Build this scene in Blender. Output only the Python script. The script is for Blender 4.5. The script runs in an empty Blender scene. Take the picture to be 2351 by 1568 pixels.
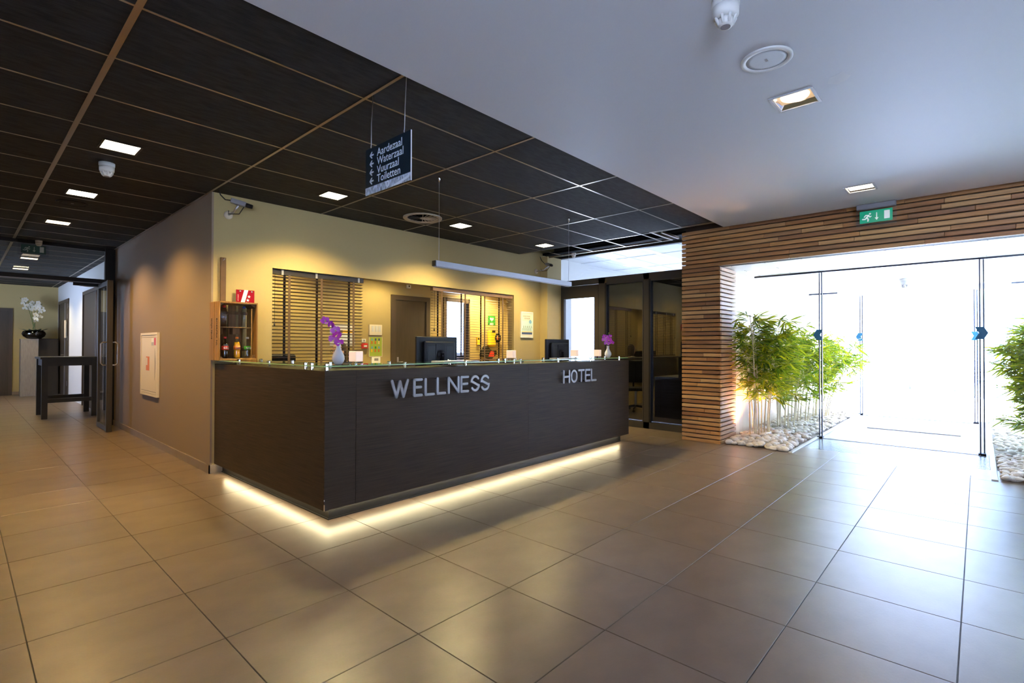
import bpy, bmesh, math, random
from mathutils import Matrix, Vector

random.seed(7)
SC = bpy.context.scene
COL = SC.collection

# ------------------------------------------------------------------ camera
CAM_H = 1.2963
YAW, PITCH, ROLL = 0.741944, 0.0097788, 0.0027082
def _basis():
    c, s = math.cos(YAW), math.sin(YAW)
    F = Vector((c, s, 0)); R = Vector((s, -c, 0)); U = Vector((0, 0, 1))
    cp, sp = math.cos(PITCH), math.sin(PITCH)
    F2 = F*cp + U*sp; U2 = -F*sp + U*cp
    cr, sr = math.cos(ROLL), math.sin(ROLL)
    return F2, R*cr + U2*sr, -R*sr + U2*cr
FW, RT, UP = _basis()
cd = bpy.data.cameras.new('camera'); cam = bpy.data.objects.new('camera', cd); COL.objects.link(cam)
cd.sensor_fit = 'HORIZONTAL'; cd.sensor_width = 36; cd.lens = 1169.32/2351*36
cd.clip_start = 0.05; cd.clip_end = 200
m = Matrix((RT, UP, -FW)).transposed().to_4x4(); m.translation = (0, 0, CAM_H)
cam.matrix_world = m
SC.camera = cam

# ------------------------------------------------------------------ world, exposure
W = bpy.data.worlds.new('sky'); SC.world = W; W.use_nodes = True
bg = W.node_tree.nodes['Background']
bg.inputs[0].default_value = (0.42, 0.565, 1.0, 1); bg.inputs[1].default_value = 14.0
sl_ = bpy.data.lights.new('sun', 'SUN'); sl_.energy = 200.0; sl_.color = (0.58, 0.71, 1.0); sl_.angle = 0.01
sun = bpy.data.objects.new('sun', sl_); COL.objects.link(sun); sun.rotation_euler = Vector((-0.05, 0.58, -0.80)).to_track_quat('-Z', 'Y').to_euler()
vs = SC.view_settings
vs.view_transform = 'Standard'; vs.look = 'None'; vs.exposure = 0.06; vs.gamma = 1.0; vs.use_curve_mapping = False
try:
    SC.cycles.transparent_max_bounces = 24
except Exception:
    pass

WARM = (1.0, 0.775, 0.33)
SPOT_W = 250.0

# ------------------------------------------------------------------ materials
def _mat(name):
    m = bpy.data.materials.new(name); m.use_nodes = True
    nt = m.node_tree; b = nt.nodes['Principled BSDF']
    return m, nt, b
def mat(name, col, rough=0.5, metal=0.0, noise=0.0, scale=20.0, stretch=None, bump=0.0, bscale=None, spec=None, emit=None, estr=0.0, rnd=0.0, coat=0.0):
    m, nt, b = _mat(name)
    b.inputs['Base Color'].default_value = (*col, 1)
    b.inputs['Roughness'].default_value = rough
    b.inputs['Metallic'].default_value = metal
    if spec is not None: b.inputs['Specular IOR Level'].default_value = spec
    if coat: b.inputs['Coat Weight'].default_value = coat; b.inputs['Coat Roughness'].default_value = 0.08
    if emit: b.inputs['Emission Color'].default_value = (*emit, 1); b.inputs['Emission Strength'].default_value = estr
    N, L = nt.nodes, nt.links
    if noise or bump:
        tc = N.new('ShaderNodeTexCoord'); mp = N.new('ShaderNodeMapping'); L.new(tc.outputs['Object'], mp.inputs[0])
        if stretch: mp.inputs['Scale'].default_value = stretch
        nz = N.new('ShaderNodeTexNoise'); nz.inputs['Scale'].default_value = scale; nz.inputs['Detail'].default_value = 6
        L.new(mp.outputs[0], nz.inputs['Vector'])
    if noise:
        rp = N.new('ShaderNodeValToRGB'); L.new(nz.outputs['Fac'], rp.inputs[0])
        rp.color_ramp.elements[0].position = 0.3; rp.color_ramp.elements[1].position = 0.7
        lo = [max(0, c*(1-noise)) for c in col]; hi = [min(1, c*(1+noise)) for c in col]
        rp.color_ramp.elements[0].color = (*lo, 1); rp.color_ramp.elements[1].color = (*hi, 1)
        src = rp.outputs[0]
    else:
        src = None
    if rnd:
        oi = N.new('ShaderNodeObjectInfo'); mr = N.new('ShaderNodeMapRange'); L.new(oi.outputs['Random'], mr.inputs[0])
        mr.inputs[3].default_value = 1-rnd; mr.inputs[4].default_value = 1+rnd
        mx = N.new('ShaderNodeMix'); mx.data_type = 'RGBA'; mx.blend_type = 'MULTIPLY'; mx.inputs[0].default_value = 1
        if src: L.new(src, mx.inputs[6])
        else: mx.inputs[6].default_value = (*col, 1)
        L.new(mr.outputs[0], mx.inputs[7]); src = mx.outputs[2]
    if src: L.new(src, b.inputs['Base Color'])
    if bump:
        nb = nz
        if bscale:
            nb = N.new('ShaderNodeTexNoise'); nb.inputs['Scale'].default_value = bscale; nb.inputs['Detail'].default_value = 4
            L.new(mp.outputs[0], nb.inputs['Vector'])
        bp = N.new('ShaderNodeBump'); bp.inputs['Strength'].default_value = bump; bp.inputs['Distance'].default_value = 0.01
        L.new(nb.outputs['Fac'], bp.inputs['Height']); L.new(bp.outputs[0], b.inputs['Normal'])
    return m
def wood_mat(name, cols, axis=1, rough=0.45, gscale=9.0, grain=0.35):
    """per-object random tone out of cols, fine grain running along an axis"""
    m, nt, b = _mat(name); N, L = nt.nodes, nt.links
    b.inputs['Roughness'].default_value = rough
    oi = N.new('ShaderNodeObjectInfo'); rp = N.new('ShaderNodeValToRGB'); L.new(oi.outputs['Random'], rp.inputs[0])
    cr = rp.color_ramp
    while len(cr.elements) < len(cols): cr.elements.new(0.5)
    for i, c in enumerate(cols):
        cr.elements[i].position = i/(len(cols)-1) if len(cols) > 1 else 0; cr.elements[i].color = (*c, 1)
    tc = N.new('ShaderNodeTexCoord'); mp = N.new('ShaderNodeMapping'); L.new(tc.outputs['Object'], mp.inputs[0])
    sc = [gscale*9]*3; sc[axis] = gscale*0.35; mp.inputs['Scale'].default_value = sc
    ad = N.new('ShaderNodeVectorMath'); ad.operation = 'ADD'; L.new(mp.outputs[0], ad.inputs[0])
    ml = N.new('ShaderNodeMath'); ml.operation = 'MULTIPLY'; ml.inputs[1].default_value = 60; L.new(oi.outputs['Random'], ml.inputs[0])
    L.new(ml.outputs[0], ad.inputs[1])
    nz = N.new('ShaderNodeTexNoise'); nz.inputs['Scale'].default_value = 1.0; nz.inputs['Detail'].default_value = 5; nz.inputs['Distortion'].default_value = 0.6
    L.new(ad.outputs[0], nz.inputs['Vector'])
    mr = N.new('ShaderNodeMapRange'); L.new(nz.outputs['Fac'], mr.inputs[0]); mr.inputs[1].default_value = 0.3; mr.inputs[2].default_value = 0.7
    mr.inputs[3].default_value = 1-grain; mr.inputs[4].default_value = 1+grain*0.6
    mx = N.new('ShaderNodeMix'); mx.data_type = 'RGBA'; mx.blend_type = 'MULTIPLY'; mx.inputs[0].default_value = 1
    L.new(rp.outputs[0], mx.inputs[6]); L.new(mr.outputs[0], mx.inputs[7]); L.new(mx.outputs[2], b.inputs['Base Color'])
    bp = N.new('ShaderNodeBump'); bp.inputs['Strength'].default_value = 0.15; bp.inputs['Distance'].default_value = 0.005
    L.new(nz.outputs['Fac'], bp.inputs['Height']); L.new(bp.outputs[0], b.inputs['Normal'])
    return m
def emis(name, col, s):
    m = bpy.data.materials.new(name); m.use_nodes = True; nt = m.node_tree
    nt.nodes.remove(nt.nodes['Principled BSDF']); e = nt.nodes.new('ShaderNodeEmission')
    e.inputs[0].default_value = (*col, 1); e.inputs[1].default_value = s
    nt.links.new(e.outputs[0], nt.nodes['Material Output'].inputs[0]); return m
def glass(name, tint=(1, 1, 1), f0=0.04, rough=0.0, gl=(1, 1, 1)):
    """thin architectural glass: clear transmission with Schlick reflection"""
    m = bpy.data.materials.new(name); m.use_nodes = True; nt = m.node_tree; N, L = nt.nodes, nt.links
    N.remove(N['Principled BSDF'])
    tr = N.new('ShaderNodeBsdfTransparent'); tr.inputs[0].default_value = (*tint, 1)
    g = N.new('ShaderNodeBsdfGlossy'); g.inputs['Roughness'].default_value = rough; g.inputs[0].default_value = (*gl, 1)
    lw = N.new('ShaderNodeLayerWeight'); lw.inputs[0].default_value = 0.5
    pw = N.new('ShaderNodeMath'); pw.operation = 'POWER'; pw.inputs[1].default_value = 5; L.new(lw.outputs['Facing'], pw.inputs[0])
    ma = N.new('ShaderNodeMath'); ma.operation = 'MULTIPLY_ADD'; ma.inputs[1].default_value = 1-f0; ma.inputs[2].default_value = f0; L.new(pw.outputs[0], ma.inputs[0])
    mx = N.new('ShaderNodeMixShader'); L.new(ma.outputs[0], mx.inputs[0]); L.new(tr.outputs[0], mx.inputs[1]); L.new(g.outputs[0], mx.inputs[2])
    L.new(mx.outputs[0], N['Material Output'].inputs[0]); return m
def leafmat(name, cols, trans=0.45):
    m = bpy.data.materials.new(name); m.use_nodes = True; nt = m.node_tree; N, L = nt.nodes, nt.links
    b = N['Principled BSDF']; b.inputs['Roughness'].default_value = 0.4
    gi = N.new('ShaderNodeNewGeometry'); rp = N.new('ShaderNodeValToRGB'); L.new(gi.outputs['Random Per Island'], rp.inputs[0])
    oi = N.new('ShaderNodeObjectInfo'); ad = N.new('ShaderNodeMath'); ad.operation = 'ADD'; L.new(oi.outputs['Random'], ad.inputs[0]); L.new(gi.outputs['Random Per Island'], ad.inputs[1])
    fr = N.new('ShaderNodeMath'); fr.operation = 'FRACT'; L.new(ad.outputs[0], fr.inputs[0]); L.new(fr.outputs[0], rp.inputs[0])
    cr = rp.color_ramp
    while len(cr.elements) < len(cols): cr.elements.new(0.5)
    for i, c in enumerate(cols): cr.elements[i].position = i/(len(cols)-1); cr.elements[i].color = (*c, 1)
    L.new(rp.outputs[0], b.inputs['Base Color'])
    t = N.new('ShaderNodeBsdfTranslucent'); L.new(rp.outputs[0], t.inputs[0])
    mx = N.new('ShaderNodeMixShader'); mx.inputs[0].default_value = trans
    L.new(b.outputs[0], mx.inputs[1]); L.new(t.outputs[0], mx.inputs[2]); L.new(mx.outputs[0], N['Material Output'].inputs[0])
    return m

M = {}
M['tile'] = mat('floor_tile', (0.168, 0.122, 0.090), 0.31, noise=0.16, scale=3.2, stretch=(1, 1.6, 1), bump=0.03, bscale=60, rnd=0.07, spec=0.65)
M['grout'] = mat('grout', (0.045, 0.038, 0.033), 0.6)
M['panel'] = mat('black_fibre_board', (0.014, 0.0142, 0.0155), 0.8, noise=0.75, scale=22, stretch=(0.35, 1.3, 1), bump=0.25, bscale=70, spec=0.3)
M['bar'] = mat('dark_ceiling_profile', (0.42, 0.34, 0.255), 0.30, metal=0.9)
M['plenum'] = mat('black_void', (0.006, 0.006, 0.007), 0.95, spec=0.1)
M['soffit'] = mat('white_plaster', (0.68, 0.71, 0.77), 0.5, bump=0.02, scale=8)
M['wall'] = mat('beige_paint', (0.40, 0.310, 0.132), 0.65, bump=0.03, scale=140)
M['taupe'] = mat('taupe_paint', (0.25, 0.185, 0.13), 0.65, bump=0.03, scale=140)
M['skirt'] = mat('skirting_tile', (0.24, 0.185, 0.135), 0.4, noise=0.1, scale=5)
M['white'] = mat('white_paint', (0.82, 0.82, 0.80), 0.5)
M['cool_white'] = mat('cool_white_paint', (0.75, 0.77, 0.78), 0.6)
M['counter'] = mat('dark_stained_veneer', (0.046, 0.029, 0.0165), 0.55, noise=0.35, scale=26, stretch=(0.12, 0.12, 5), bump=0.12, spec=0.2)
M['plinth'] = mat('black_plinth', (0.012, 0.012, 0.011), 0.45)
M['steel'] = mat('brushed_steel', (0.62, 0.62, 0.65), 0.28, metal=1.0)
M['chrome'] = mat('chrome', (0.8, 0.8, 0.82), 0.08, metal=1.0)
M['letter'] = mat('brushed_aluminium_letter', (0.33, 0.31, 0.30), 0.42, metal=0.4)
M['glass'] = glass('clear_glass', (0.97, 0.985, 0.98))
M['greenglass'] = glass('counter_glass', (0.86, 0.95, 0.87), 0.05)
M['glassedge'] = mat('green_glass_edge', (0.40, 0.62, 0.28), 0.15, spec=0.8, emit=(0.5, 0.75, 0.25), estr=0.0)
M['darkglass'] = glass('dark_window_glass', (0.45, 0.46, 0.48), 0.15)
M['frame'] = mat('dark_bronze_frame', (0.040, 0.034, 0.029), 0.42, metal=0.2)
M['slat'] = wood_mat('cedar_slat', [(0.38, 0.165, 0.055), (0.55, 0.27, 0.088), (0.44, 0.195, 0.066), (0.63, 0.35, 0.132), (0.28, 0.125, 0.052), (0.50, 0.235, 0.074)], axis=1)
M['slat_sunlit'] = wood_mat('cedar_slat_sunlit', [(0.42, 0.23, 0.11), (0.54, 0.33, 0.17), (0.47, 0.27, 0.13), (0.58, 0.37, 0.21)], axis=0)  # same cedar in paler tones: sunlight on the return face put into the colour
M['backing'] = mat('dark_backing_board', (0.05, 0.028, 0.016), 0.7)
M['larch'] = wood_mat('pale_larch_panel', [(0.78, 0.60, 0.40), (0.84, 0.66, 0.46)], axis=2, gscale=5, grain=0.1)
M['vestceil'] = mat('white_metal_cladding', (0.83, 0.84, 0.85), 0.3)
M['deck'] = mat('ribbed_entrance_matting', (0.10, 0.11, 0.12), 0.26, noise=0.2, scale=40, spec=0.8)
M['kerb'] = mat('pale_kerb', (0.72, 0.72, 0.68), 0.45)
M['pebble'] = mat('white_river_pebble', (0.84, 0.74, 0.63), 0.45, noise=0.10, scale=9, rnd=0.16)
M['soil'] = mat('gravel_bed', (0.33, 0.28, 0.23), 0.8, noise=0.5, scale=30)
M['culm'] = mat('bamboo_culm', (0.80, 0.67, 0.42), 0.45, noise=0.25, scale=6, rnd=0.15)
M['leaf'] = leafmat('bamboo_leaf', [(0.08, 0.17, 0.014), (0.20, 0.32, 0.014), (0.36, 0.44, 0.012), (0.66, 0.60, 0.012), (0.14, 0.24, 0.018)])
M['paving'] = mat('pale_paving', (0.62, 0.61, 0.58), 0.7)
M['crate'] = wood_mat('crate_wood', [(0.29, 0.145, 0.032), (0.34, 0.175, 0.042), (0.25, 0.125, 0.03)], axis=2, gscale=5)
M['cratedark'] = wood_mat('stained_crate_wood', [(0.17, 0.092, 0.036), (0.22, 0.12, 0.046)], axis=2, gscale=5)
M['blind'] = mat('brown_blind_slat', (0.115, 0.066, 0.032), 0.42)
M['blindrail'] = mat('dark_blind_rail', (0.022, 0.018, 0.016), 0.35)
M['blindrail2'] = mat('brown_blind_pelmet', (0.15, 0.088, 0.05), 0.45)
M['tape'] = mat('ladder_tape', (0.10, 0.058, 0.028), 0.8)
M['tapedark'] = mat('ladder_tape_dark', (0.016, 0.012, 0.010), 0.8)
M['black'] = mat('black_plastic', (0.007, 0.007, 0.008), 0.5, spec=0.3)
M['blackgloss'] = mat('glossy_black', (0.01, 0.01, 0.012), 0.1, spec=0.7)
M['grey'] = mat('grey_plastic', (0.22, 0.21, 0.23), 0.4)
M['lightgrey'] = mat('light_grey_plastic', (0.62, 0.62, 0.64), 0.4)
M['alu'] = mat('satin_aluminium', (0.42, 0.42, 0.45), 0.45, metal=0.4)
M['cream'] = mat('cream_enamel', (0.74, 0.66, 0.53), 0.4)
M['signblack'] = mat('sign_black', (0.008, 0.018, 0.026), 0.25)
M['print'] = mat('white_print', (0.80, 0.84, 0.90), 0.5)
M['printgrey'] = mat('grey_photo_print', (0.40, 0.44, 0.52), 0.5, noise=0.9, scale=90, stretch=(1, 1, 0.4))
M['exitgreen'] = mat('exit_green', (0.005, 0.30, 0.16), 0.3, emit=(0.0, 0.32, 0.17), estr=0.35)
M['exitwhite'] = mat('exit_white', (0.8, 0.85, 0.85), 0.3, emit=(0.8, 0.9, 0.9), estr=0.30)
M['darkgreen'] = mat('unlit_exit_green', (0.006, 0.06, 0.045), 0.4)
M['darkwhite'] = mat('unlit_exit_white', (0.42, 0.47, 0.42), 0.4)
M['acrylic'] = glass('clear_acrylic', (0.90, 0.92, 0.95), 0.05)
M['redplate'] = mat('red_plaque', (0.27, 0.004, 0.016), 0.25)
M['orange'] = mat('orange_label', (0.62, 0.17, 0.02), 0.5)
M['red'] = mat('red_plastic', (0.62, 0.03, 0.02), 0.4)
M['blue'] = mat('blue_plastic', (0.02, 0.06, 0.42), 0.4)
M['yellow'] = mat('yellow_plastic', (0.85, 0.50, 0.01), 0.4)
M['green'] = mat('green_print', (0.02, 0.26, 0.03), 0.5)
M['lime'] = mat('lime_poster', (0.36, 0.46, 0.06), 0.5)
M['skyblue'] = mat('blue_print', (0.18, 0.40, 0.60), 0.5)
M['navy'] = mat('navy_print', (0.06, 0.09, 0.20), 0.5)
M['sand'] = mat('sand_print', (0.72, 0.58, 0.22), 0.5)
M['paleblue'] = mat('pale_blue_print', (0.52, 0.68, 0.66), 0.5)
M['olive'] = mat('olive_print', (0.20, 0.22, 0.10), 0.5)
M['doorwood'] = mat('dark_brown_door', (0.050, 0.037, 0.026), 0.45, noise=0.12, scale=12, stretch=(3, 3, 0.3))
M['doorframe'] = mat('dark_brown_door_frame', (0.065, 0.048, 0.035), 0.45)
M['vase'] = mat('white_glazed_ceramic', (0.80, 0.79, 0.80), 0.12, spec=0.6)
M['petal'] = mat('magenta_petal', (0.50, 0.035, 0.50), 0.5, noise=0.3, scale=30)
M['petal2'] = mat('purple_petal_edge', (0.62, 0.14, 0.62), 0.5)
M['wpetal'] = mat('white_petal', (0.75, 0.70, 0.58), 0.5)
M['stem'] = mat('green_stem', (0.10, 0.14, 0.03), 0.5)
M['bud'] = mat('green_bud', (0.42, 0.50, 0.05), 0.5)
M['frost'] = mat('lit_frosted_glass', (0.55, 0.48, 0.42), 0.4, emit=(1.0, 0.66, 0.44), estr=0.62)
M['clearblock'] = glass('clear_block', (0.9, 0.92, 0.92), 0.10)
M['lamp'] = emis('lamp_diffuser', (1.0, 0.86, 0.58), 14.0)
M['lampdim'] = emis('lamp_diffuser_warm', (1.0, 0.80, 0.55), 3.2)
M['reflector'] = mat('warm_reflector', (0.70, 0.52, 0.34), 0.4, emit=(1.0, 0.66, 0.36), estr=0.55)
M['led'] = emis('led_strip', (1.0, 0.84, 0.50), 46.0)
M['table'] = mat('black_stained_wood', (0.014, 0.012, 0.011), 0.4, noise=0.2, scale=10)
M['stone'] = mat('grey_veneer', (0.26, 0.225, 0.185), 0.55, noise=0.15, scale=20, stretch=(4, 4, 0.4))
M['bowl'] = glass('smoked_glass', (0.20, 0.18, 0.17), 0.10)
M['skin'] = mat('skin', (0.50, 0.30, 0.22), 0.5)
M['hair'] = mat('dark_hair', (0.022, 0.013, 0.009), 0.5)
M['shirt'] = mat('white_blouse', (0.40, 0.36, 0.32), 0.7)
M['trouser'] = mat('dark_trousers', (0.02, 0.02, 0.025), 0.8)
M['bottle'] = glass('clear_plastic', (0.93, 0.95, 0.96), 0.06)
M['cola'] = mat('cola', (0.012, 0.005, 0.004), 0.08, spec=0.7)
M['orangeade'] = mat('orange_drink', (0.70, 0.36, 0.015), 0.12, spec=0.6)
M['wicker'] = mat('grey_wicker', (0.16, 0.16, 0.18), 0.6, noise=0.3, scale=120)
M['teak'] = mat('teak', (0.42, 0.26, 0.14), 0.6)
M['stickerblue'] = mat('blue_glass_sticker', (0.01, 0.10, 0.20), 0.5)
M['edge'] = mat('dark_seal_strip', (0.012, 0.018, 0.045), 0.3)
M['doormat'] = mat('grey_doormat', (0.55, 0.55, 0.58), 0.9, noise=0.2, scale=80)
M['strip'] = emis('side_room_light_strip', (1.0, 0.92, 0.78), 1.6)
M['alum_label'] = mat('silver_label', (0.45, 0.44, 0.42), 0.5)

# ------------------------------------------------------------------ mesh helpers
class MB:
    def __init__(self): self.v = []; self.f = []
    def add(self, vs, fs):
        o = len(self.v); self.v += [tuple(p) for p in vs]; self.f += [tuple(i+o for i in f) for f in fs]; return self
    def box(self, x0, x1, y0, y1, z0, z1):
        if x0 > x1: x0, x1 = x1, x0
        if y0 > y1: y0, y1 = y1, y0
        if z0 > z1: z0, z1 = z1, z0
        v = [(x0,y0,z0),(x1,y0,z0),(x1,y1,z0),(x0,y1,z0),(x0,y0,z1),(x1,y0,z1),(x1,y1,z1),(x0,y1,z1)]
        return self.add(v, [(0,3,2,1),(4,5,6,7),(0,1,5,4),(1,2,6,5),(2,3,7,6),(3,0,4,7)])
    def cbox(self, x0, x1, y0, y1, z0, z1, c=0.004):
        """box with chamfered edges"""
        bm = bmesh.new(); bmesh.ops.create_cube(bm, size=1)
        for q in bm.verts: q.co = ((x0+x1)/2+q.co.x*(x1-x0), (y0+y1)/2+q.co.y*(y1-y0), (z0+z1)/2+q.co.z*(z1-z0))
        bmesh.ops.bevel(bm, geom=list(bm.edges), offset=c, segments=1, affect='EDGES', profile=0.5)
        bm.verts.index_update(); vs = [q.co.copy() for q in bm.verts]; fs = [[q.index for q in f.verts] for f in bm.faces]; bm.free()
        return self.add(vs, fs)
    def tube(self, pts, r, n=8, cap=True):
        pts = [Vector(p) for p in pts]; rs = r if isinstance(r, (list, tuple)) else [r]*len(pts)
        t0 = (pts[1]-pts[0]).normalized(); a = Vector((0,0,1)) if abs(t0.z) < .9 else Vector((1,0,0))
        nx = t0.cross(a).normalized(); vs = []; fs = []
        for i, p in enumerate(pts):
            t = ((pts[min(i+1,len(pts)-1)]-pts[max(i-1,0)])).normalized()
            nx = (nx - t*nx.dot(t)).normalized(); ny = t.cross(nx)
            for k in range(n):
                an = 2*math.pi*k/n; vs.append(p+(nx*math.cos(an)+ny*math.sin(an))*rs[i])
        for i in range(len(pts)-1):
            for k in range(n): fs.append((i*n+k, i*n+(k+1)%n, (i+1)*n+(k+1)%n, (i+1)*n+k))
        if cap: fs.append(tuple(range(n-1,-1,-1))); fs.append(tuple((len(pts)-1)*n+k for k in range(n)))
        return self.add(vs, fs)
    def lathe(self, prof, c=(0,0,0), n=24, axis='z'):
        """prof: list of (r, h)"""
        vs = []; fs = []
        for r, h in prof:
            for k in range(n):
                an = 2*math.pi*k/n; a, b = r*math.cos(an), r*math.sin(an)
                p = (a, b, h) if axis == 'z' else (h, a, b) if axis == 'x' else (b, h, a)
                vs.append((c[0]+p[0], c[1]+p[1], c[2]+p[2]))
        for i in range(len(prof)-1):
            for k in range(n): fs.append((i*n+k, i*n+(k+1)%n, (i+1)*n+(k+1)%n, (i+1)*n+k))
        if prof[0][0] > 1e-5: fs.append(tuple(range(n-1,-1,-1)))
        if prof[-1][0] > 1e-5: fs.append(tuple((len(prof)-1)*n+k for k in range(n)))
        return self.add(vs, fs)
    def prism(self, poly, d, mtx):
        """poly in local xy, extruded by d along local z, placed by mtx"""
        n = len(poly); vs = [mtx @ Vector((x,y,0)) for x,y in poly]+[mtx @ Vector((x,y,d)) for x,y in poly]
        fs = [tuple(range(n-1,-1,-1)), tuple(range(n,2*n))]+[(i,(i+1)%n,n+(i+1)%n,n+i) for i in range(n)]
        return self.add(vs, fs)
    def ribbon(self, pts, w, d, mtx, ncap=6, inset=0.0):
        """stroke with round ends: local xy polyline, width w, depth d (local z), bevelled front"""
        pts = [Vector((p[0], p[1])) for p in pts]
        def outline(hw):
            L, R = [], []
            for i, p in enumerate(pts):
                a = pts[max(i-1,0)]; b = pts[min(i+1,len(pts)-1)]
                if 0 < i < len(pts)-1:
                    t1 = (p-a).normalized(); t2 = (b-p).normalized(); t = (t1+t2).normalized(); k = 1/max(.5, t.dot(t1))
                else: t = (b-a).normalized(); k = 1
                nn = Vector((-t.y, t.x))*hw*k; L.append(p+nn); R.append(p-nn)
            t = (pts[-1]-pts[-2]).normalized(); an = math.atan2(t.y, t.x)
            endc = [pts[-1]+Vector((math.cos(an+math.pi/2-math.pi*k/ncap), math.sin(an+math.pi/2-math.pi*k/ncap)))*hw for k in range(1, ncap)]
            t = (pts[0]-pts[1]).normalized(); an = math.atan2(t.y, t.x)
            stc = [pts[0]+Vector((math.cos(an+math.pi/2-math.pi*k/ncap), math.sin(an+math.pi/2-math.pi*k/ncap)))*hw for k in range(1, ncap)]
            return L, endc, R, stc
        def ring(hw): L, e, R, s = outline(hw); return L+e+R[::-1]+s
        hw = w/2; n = len(pts)
        layers = [(hw, 0), (hw, d-inset), (hw-inset, d)] if inset else [(hw, 0), (hw, d)]
        rings = [[mtx @ Vector((p.x, p.y, z)) for p in ring(h)] for h, z in layers]
        m_ = len(rings[0]); vs = [p for r in rings for p in r]; fs = []
        for j in range(len(rings)-1):
            for i in range(m_): fs.append((j*m_+(i+1)%m_, j*m_+i, (j+1)*m_+i, (j+1)*m_+(i+1)%m_))
        for base, flip in (((len(rings)-1)*m_, False), (0, True)):
            # quads between left and right sides + caps
            Lr = list(range(n)); Rr = [n+(ncap-1)+(n-1-i) for i in range(n)]
            for i in range(n-1):
                q = (base+Rr[i], base+Rr[i+1], base+Lr[i+1], base+Lr[i]); fs.append(q[::-1] if flip else q)
            ec = [base+n-1]+[base+n+k for k in range(ncap-1)]+[base+Rr[-1]]; fs.append(tuple(ec) if flip else tuple(ec[::-1]))
            scp = [base+Rr[0]]+[base+2*n+ncap-1+k for k in range(ncap-1)]+[base]; fs.append(tuple(scp) if flip else tuple(scp[::-1]))
        return self.add(vs, fs)
    def mesh(self, name, mt, smooth=False):
        me = bpy.data.meshes.new(name); me.from_pydata(self.v, [], self.f); me.update()
        if mt: me.materials.append(M[mt] if isinstance(mt, str) else mt)
        if smooth:
            for p in me.polygons: p.use_smooth = True
        return me
    def build(self, name, mt, parent=None, smooth=False, loc=None):
        me = self.mesh(name, mt, smooth)
        o = bpy.data.objects.new(name, me); COL.objects.link(o)
        if parent: o.parent = parent
        if loc: o.location = loc
        return o
def inst(name, me, parent=None, loc=(0,0,0), rot=(0,0,0), scale=(1,1,1)):
    o = bpy.data.objects.new(name, me); COL.objects.link(o)
    if parent: o.parent = parent
    o.location = loc; o.rotation_euler = rot; o.scale = scale
    return o
def box(name, mt, b, parent=None, chamfer=0):
    """box object whose origin is its centre"""
    cx_, cy_, cz_ = (b[0]+b[1])/2, (b[2]+b[3])/2, (b[4]+b[5])/2
    mb = MB(); a = (b[0]-cx_, b[1]-cx_, b[2]-cy_, b[3]-cy_, b[4]-cz_, b[5]-cz_)
    mb.cbox(*a, chamfer) if chamfer else mb.box(*a)
    return mb.build(name, mt, parent, loc=(cx_, cy_, cz_))
def empty(name, loc=(0,0,0), rz=0):
    o = bpy.data.objects.new(name, None); COL.objects.link(o); o.location = loc; o.rotation_euler = (0,0,rz); o.empty_display_size = 0.1
    return o
def tag(o, label=None, cat=None, group=None, kind=None):
    if label: o['label'] = label
    if cat: o['category'] = cat
    if group: o['group'] = group
    if kind: o['kind'] = kind
    return o
def struct(o): o['kind'] = 'structure'; return o
def copy_tree(o, parent=None):
    c = o.copy(); COL.objects.link(c); c.parent = parent
    for ch in list(o.children): copy_tree(ch, c)
    return c
def face_nx(x, y, z):   # surface facing -x, local x -> -y, local y -> +z
    m = Matrix(((0,0,-1,x),(-1,0,0,y),(0,1,0,z),(0,0,0,1))); return m
def face_ny(x, y, z):   # surface facing -y
    m = Matrix(((1,0,0,x),(0,0,-1,y),(0,1,0,z),(0,0,0,1))); return m
def text(name, s, size, mt, parent, mtx, extrude=0.0006, align='LEFT', sx=1.0, bold=0.0):
    cu = bpy.data.curves.new(name, 'FONT'); cu.body = s; cu.size = size; cu.align_x = align; cu.extrude = extrude; cu.offset = bold; cu.resolution_u = 3
    t = bpy.data.objects.new(name, cu); COL.objects.link(t)
    me = bpy.data.meshes.new_from_object(t); bpy.data.objects.remove(t); bpy.data.curves.remove(cu)
    me.transform(mtx @ Matrix.Diagonal((sx,1,1,1))); me.materials.clear(); me.materials.append(M[mt])
    o = bpy.data.objects.new(name, me); COL.objects.link(o)
    if parent: o.parent = parent
    return o
def holes_plate(mb, u0, u1, v0, v1, holes, put):
    """tile the rectangle with cells, leaving the holes out; put(u0,u1,v0,v1)"""
    us = sorted({u0, u1, *[h[0] for h in holes], *[h[1] for h in holes]}); vs_ = sorted({v0, v1, *[h[2] for h in holes], *[h[3] for h in holes]})
    us = [u for u in us if u0 <= u <= u1]; vs_ = [v for v in vs_ if v0 <= v <= v1]
    for a, b in zip(us, us[1:]):
        for c, d in zip(vs_, vs_[1:]):
            mu, mv = (a+b)/2, (c+d)/2
            if not any(h[0] < mu < h[1] and h[2] < mv < h[3] for h in holes): put(a, b, c, d)
def spot(name, loc, power, col=WARM, size=136, blend=0.6, radius=0.06, target=None, parent=None):
    l = bpy.data.lights.new(name, 'SPOT'); l.energy = power; l.color = col; l.spot_size = math.radians(size); l.spot_blend = blend; l.shadow_soft_size = radius
    o = bpy.data.objects.new(name, l); COL.objects.link(o); o.location = loc
    if target: o.rotation_euler = (Vector(target)-Vector(loc)).to_track_quat('-Z', 'Y').to_euler()
    return o
def to_px(p):
    d = Vector(p)-Vector((0,0,CAM_H)); w = d.dot(FW)
    if w < 0.05: return None
    return (1175.5+1169.32*d.dot(RT)/w, 784-1169.32*d.dot(UP)/w, w)
def in_frame(p, mg=60):
    q = to_px(p); return q is not None and -mg < q[0] < 2351+mg and -mg < q[1] < 1568+mg

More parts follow.
